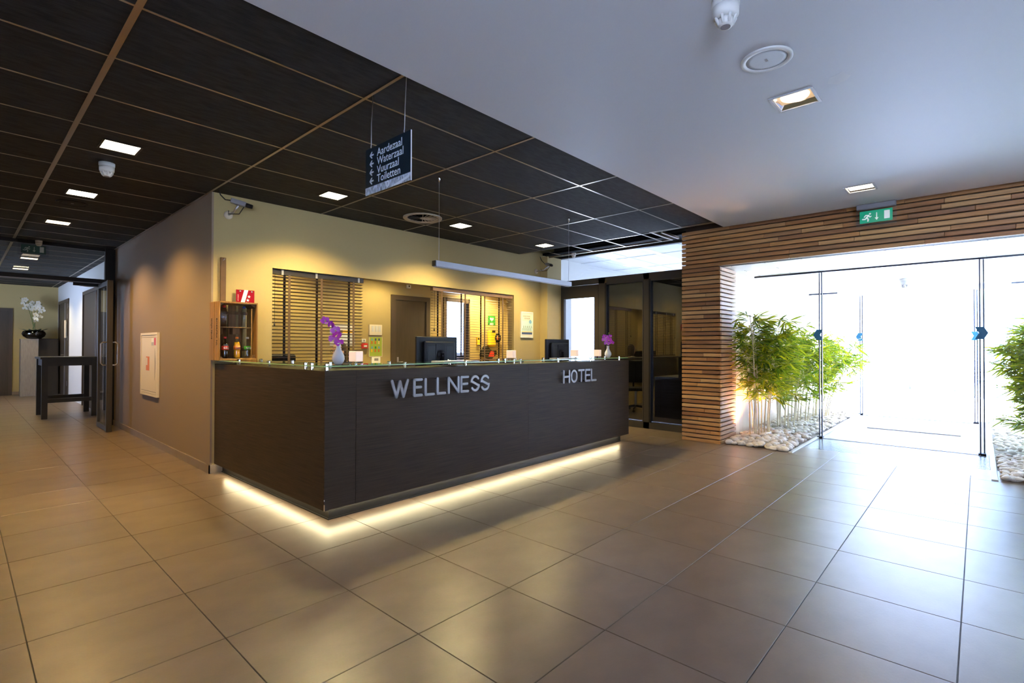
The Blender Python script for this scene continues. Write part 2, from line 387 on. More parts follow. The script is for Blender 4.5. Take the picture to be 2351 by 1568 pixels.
# ================================================================== STRUCTURE
ZC, ZS, ZP = 2.865, 2.85, 3.10          # black ceiling, white soffit, plenum
SOFX, SOFY = 6.70, 2.43
# ---- floor
floor = struct(MB().box(-3.0, 7.5, -5.0, 18.6, -0.06, -0.004).build('floor', 'grout'))
T = 0.6; X0, Y0 = 0.2185, 1.868; J = 0.0022
tile_me = MB().cbox(-T/2+J, T/2-J, -T/2+J, T/2-J, -0.01, 0, 0.0012).mesh('tile', 'tile')
cells = []
for i in range(-6, 13):
    for j in range(-12, 29):
        x, y = X0+(i+.5)*T, Y0+(j+.5)*T
        if not (-3.1 < x < 7.6 and -5.2 < y < 18.7): continue
        if y > 6.1 and x > 2.2: continue
        if x > 7.15 and y < 2.7: continue
        if x > 6.95 and -2.6 < y < 1.9: pass
        cells.append((x, y))
vis = sorted([c for c in cells if in_frame((c[0], c[1], 0), 150)], key=lambda c: c[0]**2+c[1]**2)
near = set(vis[:300])
for x, y in near: inst('tile', tile_me, floor, (x, y, 0))
mb = MB()
for x, y in cells:
    if (x, y) not in near: mb.box(x-T/2+J, x+T/2-J, y-T/2+J, y+T/2-J, -0.01, 0)
o = mb.build('distant_tile_field', 'tile', floor); o['kind'] = 'stuff'

# ---- ceilings
ceiling = struct(MB().box(-3.1, 7.5, -5.1, 18.7, ZP, ZP+0.1).build('ceiling', 'plenum'))
XN = [0.556+1.178*k for k in range(-4, 6)]; YN = [2.863+0.603*k for k in range(-1, 27)]
mb = MB()
def ceil_x1(y): return 6.395 if y < 3.30 else (7.07 if y < 5.755 else (1.75 if y < 10.45 else 1.86))
npanel = 0
for a, b in zip(XN, XN[1:]):
    for c, d in zip(YN, YN[1:]):
        for (c2, d2) in ([(c, 5.755), (5.755, d)] if c < 5.755 < d else [(c, d)]):
            y0, y1 = max(c2, SOFY+0.002), min(d2, 18.55); x1 = min(b, ceil_x1((c2+d2)/2)); x0 = max(a, -3.0)
            if x1-x0 < 0.03 or y1-y0 < 0.03: continue
            if in_frame(((x0+x1)/2, (y0+y1)/2, ZC), 260): box('ceiling_panel', 'panel', (x0+.004, x1-.004, y0+.004, y1-.004, ZC, ZC+0.016), ceiling)
            else: mb.box(x0+.004, x1-.004, y0+.004, y1-.004, ZC, ZC+0.016)
o = mb.build('ceiling_panel_field', 'panel', ceiling); o['kind'] = 'stuff'
for k, x in enumerate(XN):
    w = 0.030 if k == 4 else 0.019
    if x < -2: continue
    y1 = 18.55 if x < 1.8 else (5.755 if x < 7.05 else 5.755)
    box('ceiling_bar', 'bar', (x-w/2, x+w/2, SOFY, y1, ZC-0.003, ZC+0.004), ceiling)
for y in YN[1:]:
    if y > 18.5: break
    box('ceiling_bar', 'bar', (-3.0, ceil_x1(y)+0.01, y-0.0075, y+0.0075, ZC-0.002, ZC+0.004), ceiling)
# profile round the missing panel and the edge profile of the black ceiling
box('ceiling_bar', 'bar', (7.06, 7.085, 3.30, 5.75, ZC-0.004, ZC+0.02), ceiling)
box('ceiling_bar', 'bar', (6.385, 6.41, SOFY, 3.32, ZC-0.004, ZC+0.03), ceiling)
box('ceiling_bar', 'bar', (6.40, 7.08, 3.295, 3.325, ZC-0.004, ZC+0.03), ceiling)
box('ceiling_bar', 'bar', (6.55, 7.08, 3.20, 3.225, ZC+0.0, ZC+0.03), ceiling)
struct(MB().box(7.085, 7.42, 3.1, 5.76, ZC+0.06, ZC+0.10).build('trim_1', 'plenum'))
# white lowered ceiling with openings for its lamps
LAMPS_W = [(3.545, 0.845), (5.943, 0.845)]
mb = MB()
hs = [(x-.110, x+.110, y-.104, y+.104) for x, y in LAMPS_W]
holes_plate(mb, -3.0, SOFX, -5.0, SOFY, hs, lambda a, b, c, d: mb.box(a, b, c, d, ZS, ZS+0.03))
soffit = struct(mb.build('ceiling_lowered', 'soffit'))
MB().prism([(.0, .0), (.03, .07), (.10, .09), (.14, .05), (.12, .0), (.07, -.035), (.05, -.01)], .0006, Matrix.Translation((3.36, .56, ZS-.0006))).build('filler_patch', mat('filler', (0.73, 0.75, 0.79), 0.6), soffit)
struct(MB().box(-3.0, SOFX, SOFY-0.02, SOFY, ZS+.03, ZP).build('trim_2', 'plenum'))

# ---- reception back wall with its wide opening, taupe hall wall
OX0, OX1, OZ0, OZ1 = 2.355, 6.325, 1.06, 2.158
YB = 5.755
mb = MB()
holes_plate(mb, 1.765, 7.46, 0, ZP, [(OX0, OX1, OZ0, OZ1)], lambda a, b, c, d: mb.box(a, b, YB, YB+0.14, c, d))
mb.box(7.02, 7.42, YB-0.16, YB, 0, ZC+0.02)            # pilaster in the corner
struct(mb.build('wall_back', 'wall'))
struct(MB().box(1.747, 1.765, YB, 10.5, 0, ZP).build('wall_left', 'taupe'))
struct(MB().box(1.735, 1.747, YB-0.012, 10.4, 0, 0.085).build('baseboard_left', 'skirt'))
struct(MB().box(1.735, 1.86, YB-0.012, YB, 0, 0.085).build('baseboard_back', 'skirt'))
# office sill, desk strip
tag(MB().cbox(OX0-.02, 6.33, YB-0.22, YB+0.16, 1.035, 1.062, 0.004).build('window_sill_board', 'frame'), 'long dark sill board under the wide opening in the beige wall', 'sill')
# office behind the wall
OY = 6.95
mb = MB()
DX0, DX1 = 5.82, 6.40
holes_plate(mb, 2.2, 7.5, 0, 2.7, [(DX0, DX1, -1, 2.13)], lambda a, b, c, d: mb.box(a, b, OY, OY+0.1, c, d))
struct(mb.build('wall_office_far', 'wall'))
struct(MB().box(2.1, 2.2, YB+.14, OY+.1, 0, 2.7).build('wall_office_left', 'wall'))
struct(MB().box(7.42, 7.5, YB+.14, OY+.1, 0, 2.7).build('wall_office_right', 'wall'))
struct(MB().box(2.1, 7.5, YB+.14, OY+.1, 2.6, 2.7).build('ceiling_office', 'white'))
struct(MB().box(1.765, 7.5, YB+.14, 8.6, -0.06, 0.0).build('floor_office', 'tile'))
# small bright room behind the doorway
mb = MB(); mb.box(5.3, 5.4, OY+.1, 8.6, 0, 2.7); mb.box(7.8, 7.9, OY+.1, 8.6, 0, 2.7)
holes_plate(mb, 5.3, 7.9, 0, 2.7, [(6.4, 7.75, 1.15, 2.3)], lambda a, b, c, d: mb.box(a, b, 8.5, 8.6, c, d))
struct(mb.build('wall_back_room', 'cool_white'))
struct(MB().box(5.3, 7.9, OY+.1, 8.6, 2.6, 2.7).build('ceiling_back_room', 'white'))
# ---- hall beyond the glass screen
YG = 10.45
mb = MB(); mb.box(1.86, 1.96, YG, 12.15, 0, ZP); mb.box(1.86, 1.96, 12.15, 18.6, 2.45, ZP); mb.box(1.86, 1.96, 14.35, 16.4, 0, 2.45); mb.box(1.86, 1.96, 18.2, 18.45, 0, 2.45); mb.box(1.747, 1.96, YG-.02, YG, 0, ZP)
struct(mb.build('wall_hall_right', 'cool_white'))
struct(MB().box(-3.1, 2.0, 18.45, 18.6, 0, ZP).build('wall_hall_far', 'wall'))
mb = MB(); holes_plate(mb, YG, 18.6, 0, ZP, [(14.2, 15.9, 1.0, 2.2)], lambda a, b, c, d: mb.box(-1.7, -1.6, a, b, c, d)); mb.box(-3, -1.6, YG-.05, YG+.05, 0, ZP)
struct(mb.build('wall_hall_left', 'cool_white'))
struct(MB().box(0.98, 1.86, 18.43, 18.45, 0, 0.09).build('baseboard_far', 'skirt'))
struct(MB().box(1.845, 1.86, YG, 12.14, 0, 0.09).build('baseboard_hall', 'skirt'))
# ---- lobby shell behind the camera
mb = MB(); holes_plate(mb, -5.0, YG+.05, 0, ZP, [(-4.1, -1.3, 0.5, 2.5)], lambda a, b, c, d: mb.box(-3.1, -3.0, a, b, c, d)); struct(mb.build('wall_far_left', 'wall'))  # unseen window opening added and sized to brighten the lobby with daylight
mb = MB(); holes_plate(mb, -3.1, 7.5, 0, ZP, [], lambda a, b, c, d: mb.box(a, b, -5.1, -5.0, c, d))
struct(mb.build('wall_behind', 'wall'))
struct(MB().box(6.95, 7.10, -5.0, -2.6, 0, ZP).build('wall_right', 'backing'))

# ---- cedar slat wall
XW = 6.88; PY0, PY1 = 2.54, 3.074; PITCHZ, SH, SD = 0.0582, 0.045, 0.045
mb = MB(); mb.box(XW+SD, XW+.16, PY0+SD, PY1-.04, 0, 2.90); mb.box(XW+SD, XW+.16, -3.0, PY1-.04, 2.385, 3.10); mb.box(XW+SD, 7.45, PY0+SD, PY0+SD+.02, 0, 2.385)
slatwall = struct(mb.build('wall_slatted', 'backing'))
NB = 41
slat_v = 0
def slat_piece(y0, y1, k):
    z0 = k*PITCHZ
    box('slat', 'slat', (XW, XW+SD, y0+.0006, y1-.0006, z0, z0+SH), slatwall, chamfer=0.004)
for k in range(50):
    lo = PY0 if k < NB else -2.95
    y = PY1
    while y > lo+0.001:
        L = random.uniform(0.35, 1.5) if k >= NB else random.choice((1.0, 1.0, random.uniform(.18, .4)))
        y2 = max(lo, y-L)
        if y2-lo < 0.12: y2 = lo
        slat_piece(y2, y, k); y = y2
    if k < NB: box('slat', 'slat_sunlit', (XW+SD+.001, 7.475, PY0, PY0+SD, k*PITCHZ, k*PITCHZ+SH), slatwall, chamfer=0.004)

# ---- dark framed glass partition
XP = 7.46
part = struct(empty('window_1', (XP, 4.2, 0)))
def pbox(nm, mt, y0, y1, z0, z1, d=0.04, x=0.0): return box(nm, mt, (x-d, x+d, y0-4.2, y1-4.2, z0, z1), part)
pbox('frame_post', 'frame', 5.677, 5.757, 0, 2.93); pbox('frame_post', 'frame', 4.666, 4.795, 0, 2.47); pbox('frame_post', 'frame', 3.855, 3.955, 0, 2.47); pbox('frame_post', 'frame', 2.62, 3.12, 2.888, 3.10); pbox('frame_post', 'frame', 2.62, 2.72, 0, 2.93)
pbox('frame_head', 'frame', 2.62, 5.757, 2.375, 2.475); pbox('frame_head', 'frame', 2.62, 5.757, 2.888, 3.10); pbox('frame_sill', 'frame', 2.62, 4.70, 0.0, 0.10)
pbox('transom_pane', 'glass', 2.72, 5.677, 2.475, 2.888, 0.004)
for (a, b) in ((3.955, 4.666), (2.72, 3.855)):
    pbox('pane', 'darkglass', a, b, 0.10, 2.375, 0.004)
    pbox('bead', 'frame', a, a+.012, 0.10, 2.375, 0.018, -.03); pbox('bead', 'black', b-.03, b, 0.10, 2.375, 0.02, -.03)
    pbox('bead', 'frame', a, b, 2.345, 2.375, 0.02, -.025)
# closed blinds hanging behind the two panes
slm = MB().box(-0.002, 0.002, -0.5, 0.5, -0.024, 0.024).mesh('closed_slat', mat('charcoal_blind', (0.055, 0.048, 0.042), 0.5))
for (a, b, nm) in ((3.96, 4.79, 'left'), (2.73, 3.95, 'right')):
    bl = empty('closed_blind', (7.53, (a+b)/2, 2.36))
    tag(bl, 'closed charcoal venetian blind behind the %s dark pane' % ('narrow' if nm == 'left' else 'wide'), 'blind', 'closed blinds behind the partition')
    box('head_rail', 'blindrail', (-0.02, 0.02, -(b-a)/2, (b-a)/2, -0.03, 0.0), bl)
    for k in range(50): inst('slat', slm, bl, (0, 0, -0.05-k*0.0445), (0, math.radians(-14), 0), (1, b-a, 1))
    for q in (-.28, .30): box('ladder_cord', 'blindrail', (-0.014, -0.012, q*(b-a)-.008, q*(b-a)+.008, -2.25, -0.03), bl)
# door in the partition, with a frosted bright pane
dr = struct(empty('door_1', (XP, 5.23, 0)))
def dbox(nm, mt, y0, y1, z0, z1, d=0.03, x=-.012): return box(nm, mt, (x-d, x+d, y0-5.23, y1-5.23, z0, z1), dr)
dbox('stile', 'frame', 5.53, 5.665, 0.02, 2.37); dbox('stile', 'frame', 4.80, 4.884, 0.02, 2.37); dbox('rail', 'frame', 4.884, 5.53, 2.15, 2.37); dbox('rail', 'frame', 4.884, 5.53, 0.02, 0.30)
dbox('pane', 'glass', 4.884, 5.53, 0.30, 2.15, 0.004)
dbox('handle', 'steel', 4.86, 4.875, 0.98, 1.0, 0.02, -.06)
# gym room behind the partition
GX1 = 13.2
mb = MB(); holes_plate(mb, 7.5, GX1, 0, 3.0, [(7.97, 10.6, .5, 2.3)], lambda a, b, c, d: mb.box(a, b, 5.76, 5.86, c, d)); mb.box(7.49, GX1, 2.66, 2.72, 0, 3.0)
holes_plate(mb, 2.66, 5.86, 0, 3.0, [(3.6, 4.9, 1.0, 2.2)], lambda a, b, c, d: mb.box(GX1, GX1+.1, a, b, c, d))
struct(mb.build('wall_side_room', 'white'))
sc_ = struct(MB().box(7.49, GX1+.1, 2.66, 5.86, 2.93, 3.0).build('ceiling_side_room', 'white'))
for k in range(10): box('ceiling_bar', 'white', (7.5, GX1, 2.9+k*.3-.008, 2.9+k*.3+.008, 2.924, 2.931), sc_) if k % 2 == 0 else None
for k in range(5): box('ceiling_bar', 'white', (8.3+k*1.2-.01, 8.3+k*1.2+.01, 2.72, 5.76, 2.922, 2.931), sc_)
for yy in (3.2, 4.1, 5.0): box('light_strip', 'strip', (7.7, 12.6, yy-.03, yy+.03, 2.912, 2.925), sc_)
struct(MB().box(7.5, GX1, 2.7, 5.8, -0.05, 0.0).build('floor_side_room', mat('pale_floor', (0.55, 0.53, 0.50), 0.5)))

# ---- glazed entrance lobby (vestibule)
XV, XE = 8.37, 11.8; VY0 = 2.62
struct(MB().box(7.0, 12.1, -1.9, VY0+.05, -0.08, -0.012).build('floor_entrance', 'soil'))
mb = MB(); holes_plate(mb, 7.1, 12.1, -.1, 2.5, [(9.3, 11.7, .1, 2.3)], lambda a, b, c, d: mb.box(a, b, -2.5, -2.42, c, d)); struct(mb.build('wall_light_block_right', 'white'))  # unseen wall added to keep bounce from sunlit paving off the lobby ceiling
lw = struct(MB().box(7.46, 12.1, VY0+.012, VY0+.05, 0, 2.5).build('wall_entrance_left', 'white'))
for k in range(9): box('cladding_board', 'larch', (7.47+k*.515, 7.47+k*.515+.512, VY0, VY0+.012, 0.0, 2.385), lw)
vc = struct(MB().box(XW+.12, 12.3, -2.4, VY0+.05, 2.392, 2.5).build('ceiling_entrance', 'white'))
for i in range(9):
    a = XW+.13+i*.6
    box('cladding_panel', 'vestceil', (a, a+.597, -2.4, VY0, 2.385, 2.392), vc)
scr = MB().lathe([(0.006, -.002), (0.006, 0)], n=8).mesh('screw', 'black')
for i in range(9):
    for j in range(7):
        for q in (.03, .567): inst('screw', scr, vc, (XW+.13+i*.6+q, 2.45-j*.42, 2.385))
struct(MB().box(12.1, 12.3, -2.4, VY0+.05, 2.45, 2.8).build('trim_3', 'white'))
# passage flooring: ribbed matting in the passage, plain floor farther out
gr = struct(MB().box(6.955, XV+.06, -0.09, 1.69, -0.03, -0.008).build('floor_passage', 'grout'))
for k in range(24):
    a = 6.96+k*.0605
    box('rib', 'deck', (a, a+.054, -0.085, 1.685, -0.012, -0.001), gr, chamfer=.003)
struct(MB().box(XV+.06, 12.1, -0.09, 1.69, -0.03, -0.003).build('floor_draught_lobby', 'tile'))
struct(MB().box(-40, 70, -60, 60, -0.14, -0.10).build('ground_outside', 'paving'))
struct(MB().box(12.1, 40, -12, 14, -0.11, -0.01).build('terrace', 'paving'))
tag(MB().cbox(6.93, 11.8, 1.69, 1.735, -0.02, 0.012, .003).build('kerb_strip', 'kerb'), 'pale kerb strip beside the bamboo bed at the slatted pillar', 'kerb')
tag(MB().cbox(6.85, 11.8, -0.135, -0.085, -0.02, 0.012, .003).build('kerb_strip', 'kerb'), 'pale kerb strip beside the bamboo bed right of the doorway', 'kerb')
box_ = MB().cbox(9.95, 11.5, 0.20, 1.34, -0.003, 0.009, .003).build('doormat', 'doormat'); tag(box_, 'grey rectangular doormat between the two pairs of glass doors', 'mat')

def glass_set(X, nm, z1, side_y, lab):
    st = struct(empty('door_%d' % nm, (X, 0.8, 0)))
    def gb(n, mt, y0, y1, z0, zz1, d, x=0): return box(n, mt, (x-d, x+d, y0-.8, y1-.8, z0, zz1), st)
    gb('head_rail', 'edge', side_y-.04, 1.66, z1-.012, z1+.012, .022); gb('head_rail', 'edge', 1.66, 2.56, z1-.014, z1+.014, .03)
    gb('head_rail', 'edge', -2.6, side_y-.04, z1-.012, z1+.012, .02)
    gb('fixed_pane', 'glass', 1.655, 2.60, 0.0, z1, .005); gb('fixed_pane', 'glass', -2.5, side_y, 0.0, z1, .005)
    gb('overlight', 'glass', -2.5, 2.60, z1+.012, 2.385, .005) if z1 < 2.36 else None
    gb('sliding_pane', 'glass', 1.70, 2.52, 0.01, z1-.02, .005, .07); gb('sliding_pane', 'glass', -2.4, side_y-.035, 0.01, z1-.02, .005, .07)
    for yy, xx in ((1.655, 0), (1.70, .07), (side_y, 0), (side_y-.035, .07)): gb('seal_strip', 'edge', yy-.007, yy+.007, 0.005, z1, .013, xx)
    gb('floor_guide', 'black', 1.65, 1.72, 0, .02, .05, .03); gb('floor_guide', 'black', side_y-.05, side_y+.02, 0, .02, .05, .03)
    gb('threshold', 'alu', side_y, 1.65, -.003, .004, .02, .0)
    for yy, s in ((1.70, 1), (side_y-.015, -1)):
        mb = MB(); w = .06
        poly = [(-w*s, 0), (-.02*s, .075), (w*s, .075), (.025*s, 0), (w*s, -.075), (-.02*s, -.075)]
        if s < 0: poly = poly[::-1]
        mb.prism(poly, .002, face_nx(-.016, yy-.8, 1.475 if X < 10 else 1.50)); mb.build('glass_sticker', 'stickerblue', st)
    return st
glass_set(XV, 2, 2.378, -0.01, '')
glass_set(XE, 3, 2.37, 0.055, '')
struct(MB().box(XE-.08, XE+.12, -0.4, 2.05, 2.30, 2.385).build('trim_4', 'vestceil'))

# ================================================================== LIGHT FITTINGS
def downlight(x, y, z, lab, grp, frame='black', s=0.118, lit='lamp', power=SPOT_W, recess=False, rz=0, col=WARM):
    t = empty('downlight', (x, y, z), rz); tag(t, lab, 'ceiling light', grp)
    w = .016
    mb = MB(); zt = 0.002
    for a in ((-s, s, -s, -s+w), (-s, s, s-w, s), (-s, -s+w, -s+w, s-w), (s-w, s, -s+w, s-w)): mb.box(a[0], a[1], a[2], a[3], -.006, zt)
    mb.build('frame', frame, t)
    if recess:
        mb = MB(); i = s-w; d = .030 if lit != 'lamp' else .016
        mb.add([(-i,-i,0),(i,-i,0),(i,i,0),(-i,i,0),(-i+.012,-i+.012,d),(i-.012,-i+.012,d),(i-.012,i-.012,d),(-i+.012,i-.012,d)], [(0,1,5,4),(1,2,6,5),(2,3,7,6),(3,0,4,7)])
        mb.build('housing', 'chrome', t)
        box('reflector', 'reflector' if lit != 'lamp' else 'lamp', (-i+.012, i-.012, -i+.012, i-.012, d-.003, d), t)
        if lit != 'lamp': MB().lathe([(.001, d-.02), (.055, d-.022), (.078, d-.012), (.082, d-.003)], n=28).build('bulb', 'lampdim', t, True)
    else:
        box('diffuser', lit, (-s+w, s-w, -s+w, s-w, -.003, .001), t)
    if power: 
        l = spot('downlight_bulb', (x, y, z-.03), power, col)
    return t
G1 = 'square downlights in the black ceiling over the corridor'
G2 = 'square downlights in the black ceiling behind the counter'
for y, lab, lit in ((5.0, 'square lit downlight in the corridor ceiling, close above the smoke detector', 'lamp'), (6.825, 'square lit downlight in the corridor ceiling beside a round black speaker', 'lamp'), (8.65, 'square warm downlight in the corridor ceiling, last before the glass screen', 'lampdim')):
    downlight(.862, y, ZC, lab, G1, lit=lit, s=.128, power=SPOT_W*.72, col=(1.0, 0.63, 0.20))
for y, lab in ((12.63, 'dim warm downlight just beyond the glass screen in the corridor'), (14.5, 'warm downlight farther along the corridor beyond the glass screen')):
    downlight(.875, y, ZC, lab, G1, lit='lampdim', s=.128, power=SPOT_W*.45)
for y in (16.5,): spot('corridor_bulb', (.875, y, ZC-.03), SPOT_W*.5)
for x, lab in ((2.642, 'square lit downlight in the black ceiling above the left blind'), (4.413, 'square lit downlight in the black ceiling beside the round air diffuser'), (6.147, 'square lit downlight in the black ceiling by the bright transom window')):
    downlight(x, 4.955, ZC, lab, G2, s=.122)
downlight(*LAMPS_W[0], ZS, 'square recessed downlight with round warm lens in the white ceiling', 'downlights in the white ceiling', frame='alu', recess=True, lit='dim', power=26, s=.124)
downlight(*LAMPS_W[1], ZS, 'square glowing downlight in the white ceiling above the exit sign', 'downlights in the white ceiling', frame='alu', recess=True, power=40, s=.124)
# office lamps
for p in ((6.5, 6.45, 'lighting the AED wall'), (4.4, 6.4, 'in front of the brown door'), (2.9, 6.4, 'above the seated person')):
    downlight(p[0], p[1], 2.597, 'square downlight in the office ceiling '+p[2], 'office downlights', power=(330 if p[0] > 6 else 90), s=.1)
# pendant line lamp
pl = empty('pendant_lamp', (4.0, 3.68, 2.03)); tag(pl, 'long slim grey pendant lamp hung on two wires above the counter', 'lamp')
box('housing', 'alu', (-1.04, 1.063, -.025, .025, .0, .055), pl, chamfer=.003); box('diffuser', 'white', (-1.03, 1.05, -.018, .018, -.003, 0.001), pl)
box('end_cap', 'black', (-1.052, -1.041, -.022, .022, .003, .052), pl)
for x in (-.99, 1.033):
    MB().tube([(x, 0, .05), (x+.002, 0, .4), (x, 0, ZC-2.03-.03)], .0022, 6).build('wire', 'steel', pl)
    MB().lathe([(.004, -.05), (.012, -.012), (.014, 0)], (x, 0, ZC-2.03), 12).build('wire_anchor', 'chrome', pl, True)

# ceiling fittings
def smoke(name, x, y, z, lab, mt='white', s=1.0, cat='smoke detector'):
    t = empty(name, (x, y, z)); tag(t, lab, cat)
    MB().lathe([(.052*s, 0), (.052*s, -.022*s), (.047*s, -.030*s)], n=28).build('base', mt, t, True)
    MB().lathe([(.050*s, -.030*s), (.048*s, -.062*s), (.040*s, -.072*s)], n=28).build('body', mt, t, True)
    mb = MB()
    for k in range(8):
        a = k*math.pi/4; mb.tube([(.040*s*math.cos(a), .040*s*math.sin(a), -.070*s), (.026*s*math.cos(a), .026*s*math.sin(a), -.098*s)], .006*s, 6)
    mb.build('vent_ribs', mt, t, True)
    MB().lathe([(.030*s, -.075*s), (.030*s, -.096*s), (.024*s, -.104*s)], n=24).build('sensor_head', mt, t, True)
    MB().lathe([(.018*s, -.104*s), (.018*s, -.1055*s)], n=20).build('lens', 'grey', t)
    return t
smoke('smoke_detector', 2.316, .83, ZS, 'white smoke detector hanging from the white ceiling', s=1.15)
smoke('smoke_detector', .862, 5.53, ZC, 'white smoke detector on the black corridor ceiling', s=1.1)
smoke('smoke_detector', 6.98, 5.0, ZC, 'small pale smoke detector on the black ceiling edge by the transom window', s=.75)
smoke('smoke_detector', 10.1, 4.3, 2.925, 'white smoke detector on the side room ceiling seen through the transom', s=1.3)
smoke('smoke_detector', 10.14, .86, 2.385, 'grey domed detector on the ceiling between the glass doors', 'lightgrey', s=1.4)
smoke('smoke_detector', .82, 10.36, 2.862, 'small pale detector at the head of the corridor glass screen', 'cream', s=.8)
def speaker(x, y, z, lab, r, rim, grill):
    t = empty('ceiling_speaker', (x, y, z)); tag(t, lab, 'speaker')
    MB().lathe([(r, 0), (r, -.006), (r*.97, -.010), (r*.80, -.008), (r*.79, -.002)], n=48).build('rim', rim, t, True)
    MB().lathe([(.001, -.006), (r*.6, -.0055), (r*.79, -.004)], n=48).build('grille', grill, t, True)
    box('badge', 'grey', (-.012, .012, -.006, .006, -.0075, -.006), t)
    return t
M['grille'] = mat('blue_grey_grille', (0.74, 0.78, 0.82), 0.5, bump=0.4, scale=600)
speaker(2.94, .838, ZS, 'round white flush speaker in the white ceiling', .128, 'white', 'grille')
speaker(.85, 7.36, ZC, 'round black flush speaker in the black corridor ceiling', .14, 'panel', 'panel')
def diffuser(x, y, z, lab, r, mt):
    t = empty('air_diffuser', (x, y, z)); tag(t, lab, 'vent')
    MB().lathe([(r, 0), (r, -.012), (r*.98, -.016), (r*.78, -.010), (r*.77, 0)], n=40).build('rim', mt, t, True)
    MB().lathe([(.001, -.001), (r*.78, -.001)], n=32).build('throat', 'plenum' if mt != 'white' else 'grey', t)
    vm = MB().add([(r*.13, -.003, -.008), (r*.78, -.004, -.007), (r*.78, .004, -.013), (r*.13, .003, -.013)], [(0, 1, 2, 3), (3, 2, 1, 0)]).mesh('vane', mt)
    for k in range(20): inst('vane', vm, t, (0, 0, 0), (0, 0, 2*math.pi*k/20))
    MB().lathe([(r*.14, -.002), (r*.13, -.016), (.001, -.018)], n=20).build('hub', mt, t, True)
    return t
M['vent'] = mat('brown_grey_vent', (0.42, 0.36, 0.28), 0.5)
diffuser(3.826, 4.99, ZC-.001, 'round grey swirl air diffuser in the black ceiling', .235, 'vent')
diffuser(9.0, 3.45, 2.925, 'round white swirl air diffuser on the side room ceiling', .27, 'white')

# ================================================================== RECEPTION COUNTER
CX, CY, CR = 1.81, 3.501, 0.0131
ctr = empty('reception_counter', (CX, CY, 0), CR); tag(ctr, 'long L-shaped dark veneer reception counter with glowing plinth and glass top', 'counter')
CB, CT, CL, CS = .098, 1.113, 4.455, 2.235
mb = MB(); mb.box(.02, CL-.01, .02, .37, CB, CT-.002); mb.box(.02, .33, .37, CS, CB, CT-.002)
mb.build('carcass', 'counter', ctr)
for a, b in ((0, .253), (.2555, 2.30), (2.3025, CL)): box('front_panel', 'counter', (a, b, 0, .0195, CB, CT), ctr)
box('side_panel', 'counter', (0, .0195, .0196, CS, CB, CT), ctr); box('end_panel', 'counter', (CL-.0095, CL, .02, .37, CB, CT), ctr)
mb = MB(); mb.box(.078, CL-.09, .078, .34, 0.001, CB); mb.box(.078, .3, .34, CS, 0.001, CB); mb.build('plinth', 'plinth', ctr)
mb = MB(); mb.box(.07, CL-.10, .07, .078, 0.001, .010); mb.box(.07, .078, .07, CS, 0.001, .010); mb.build('plinth_edge', 'plinth', ctr)
mb = MB(); mb.box(.05, CL-.15, .057, .062, CB-.0135, CB-.0005); mb.build('led_strip', 'led', ctr)
mb = MB(); mb.box(.057, .062, .04, CS-.12, CB-.0135, CB-.0005); mb.build('led_strip', 'led', ctr)
box('edge_chip', mat('bare_mdf', (0.55, 0.36, 0.17), 0.8), (-.0008, .004, -.0008, .005, CB, CB+.045), ctr)
box('edge_chip', 'kerb', (-.0006, .003, -.0006, .003, CB+.07, CB+.082), ctr)
# inner work surface
box('desk_top', 'frame', (.33, CL-.1, .37, .88, .71, .745), ctr); box('desk_side', 'counter', (CL-.12, CL-.10, .37, .88, .0, .71), ctr)
# glass shelves with steel stand-offs
GZ = CT+.028; GT = .009
def glass_shelf(x0, x1, y0, y1):
    g = box('glass_top', 'greenglass', (x0, x1, y0, y1, GZ, GZ+GT), ctr)
    mb = MB(); e = .0012
    for q in ((x0-e, x1+e, y0-e, y0), (x0-e, x1+e, y1, y1+e), (x0-e, x0, y0, y1), (x1, x1+e, y0, y1)): mb.box(q[0]-g.location.x, q[1]-g.location.x, q[2]-g.location.y, q[3]-g.location.y, -GT/2+.0008, GT/2-.0008)
    mb.build('glass_edge', 'glassedge', g)
    return g
glass_shelf(.0, 2.175, .012, .34); glass_shelf(2.19, CL+.005, .012, .34); glass_shelf(.0, .335, .36, CS-.01)
som = MB().lathe([(.014, 0), (.014, .026), (.010, .0262), (.010, .038), (.0155, .0382), (.0155, .050), (.013, .053)], n=16).mesh('standoff', 'chrome', False)
for x in (.045, .745, 1.44, 2.13, 2.235, 2.91, 3.59, 4.30):
    for y in (.06, .285): inst('standoff', som, ctr, (x, y, CT))
for y in (.42, 1.10, 1.78):
    for x in (.06, .27): inst('standoff', som, ctr, (x, y, CT))

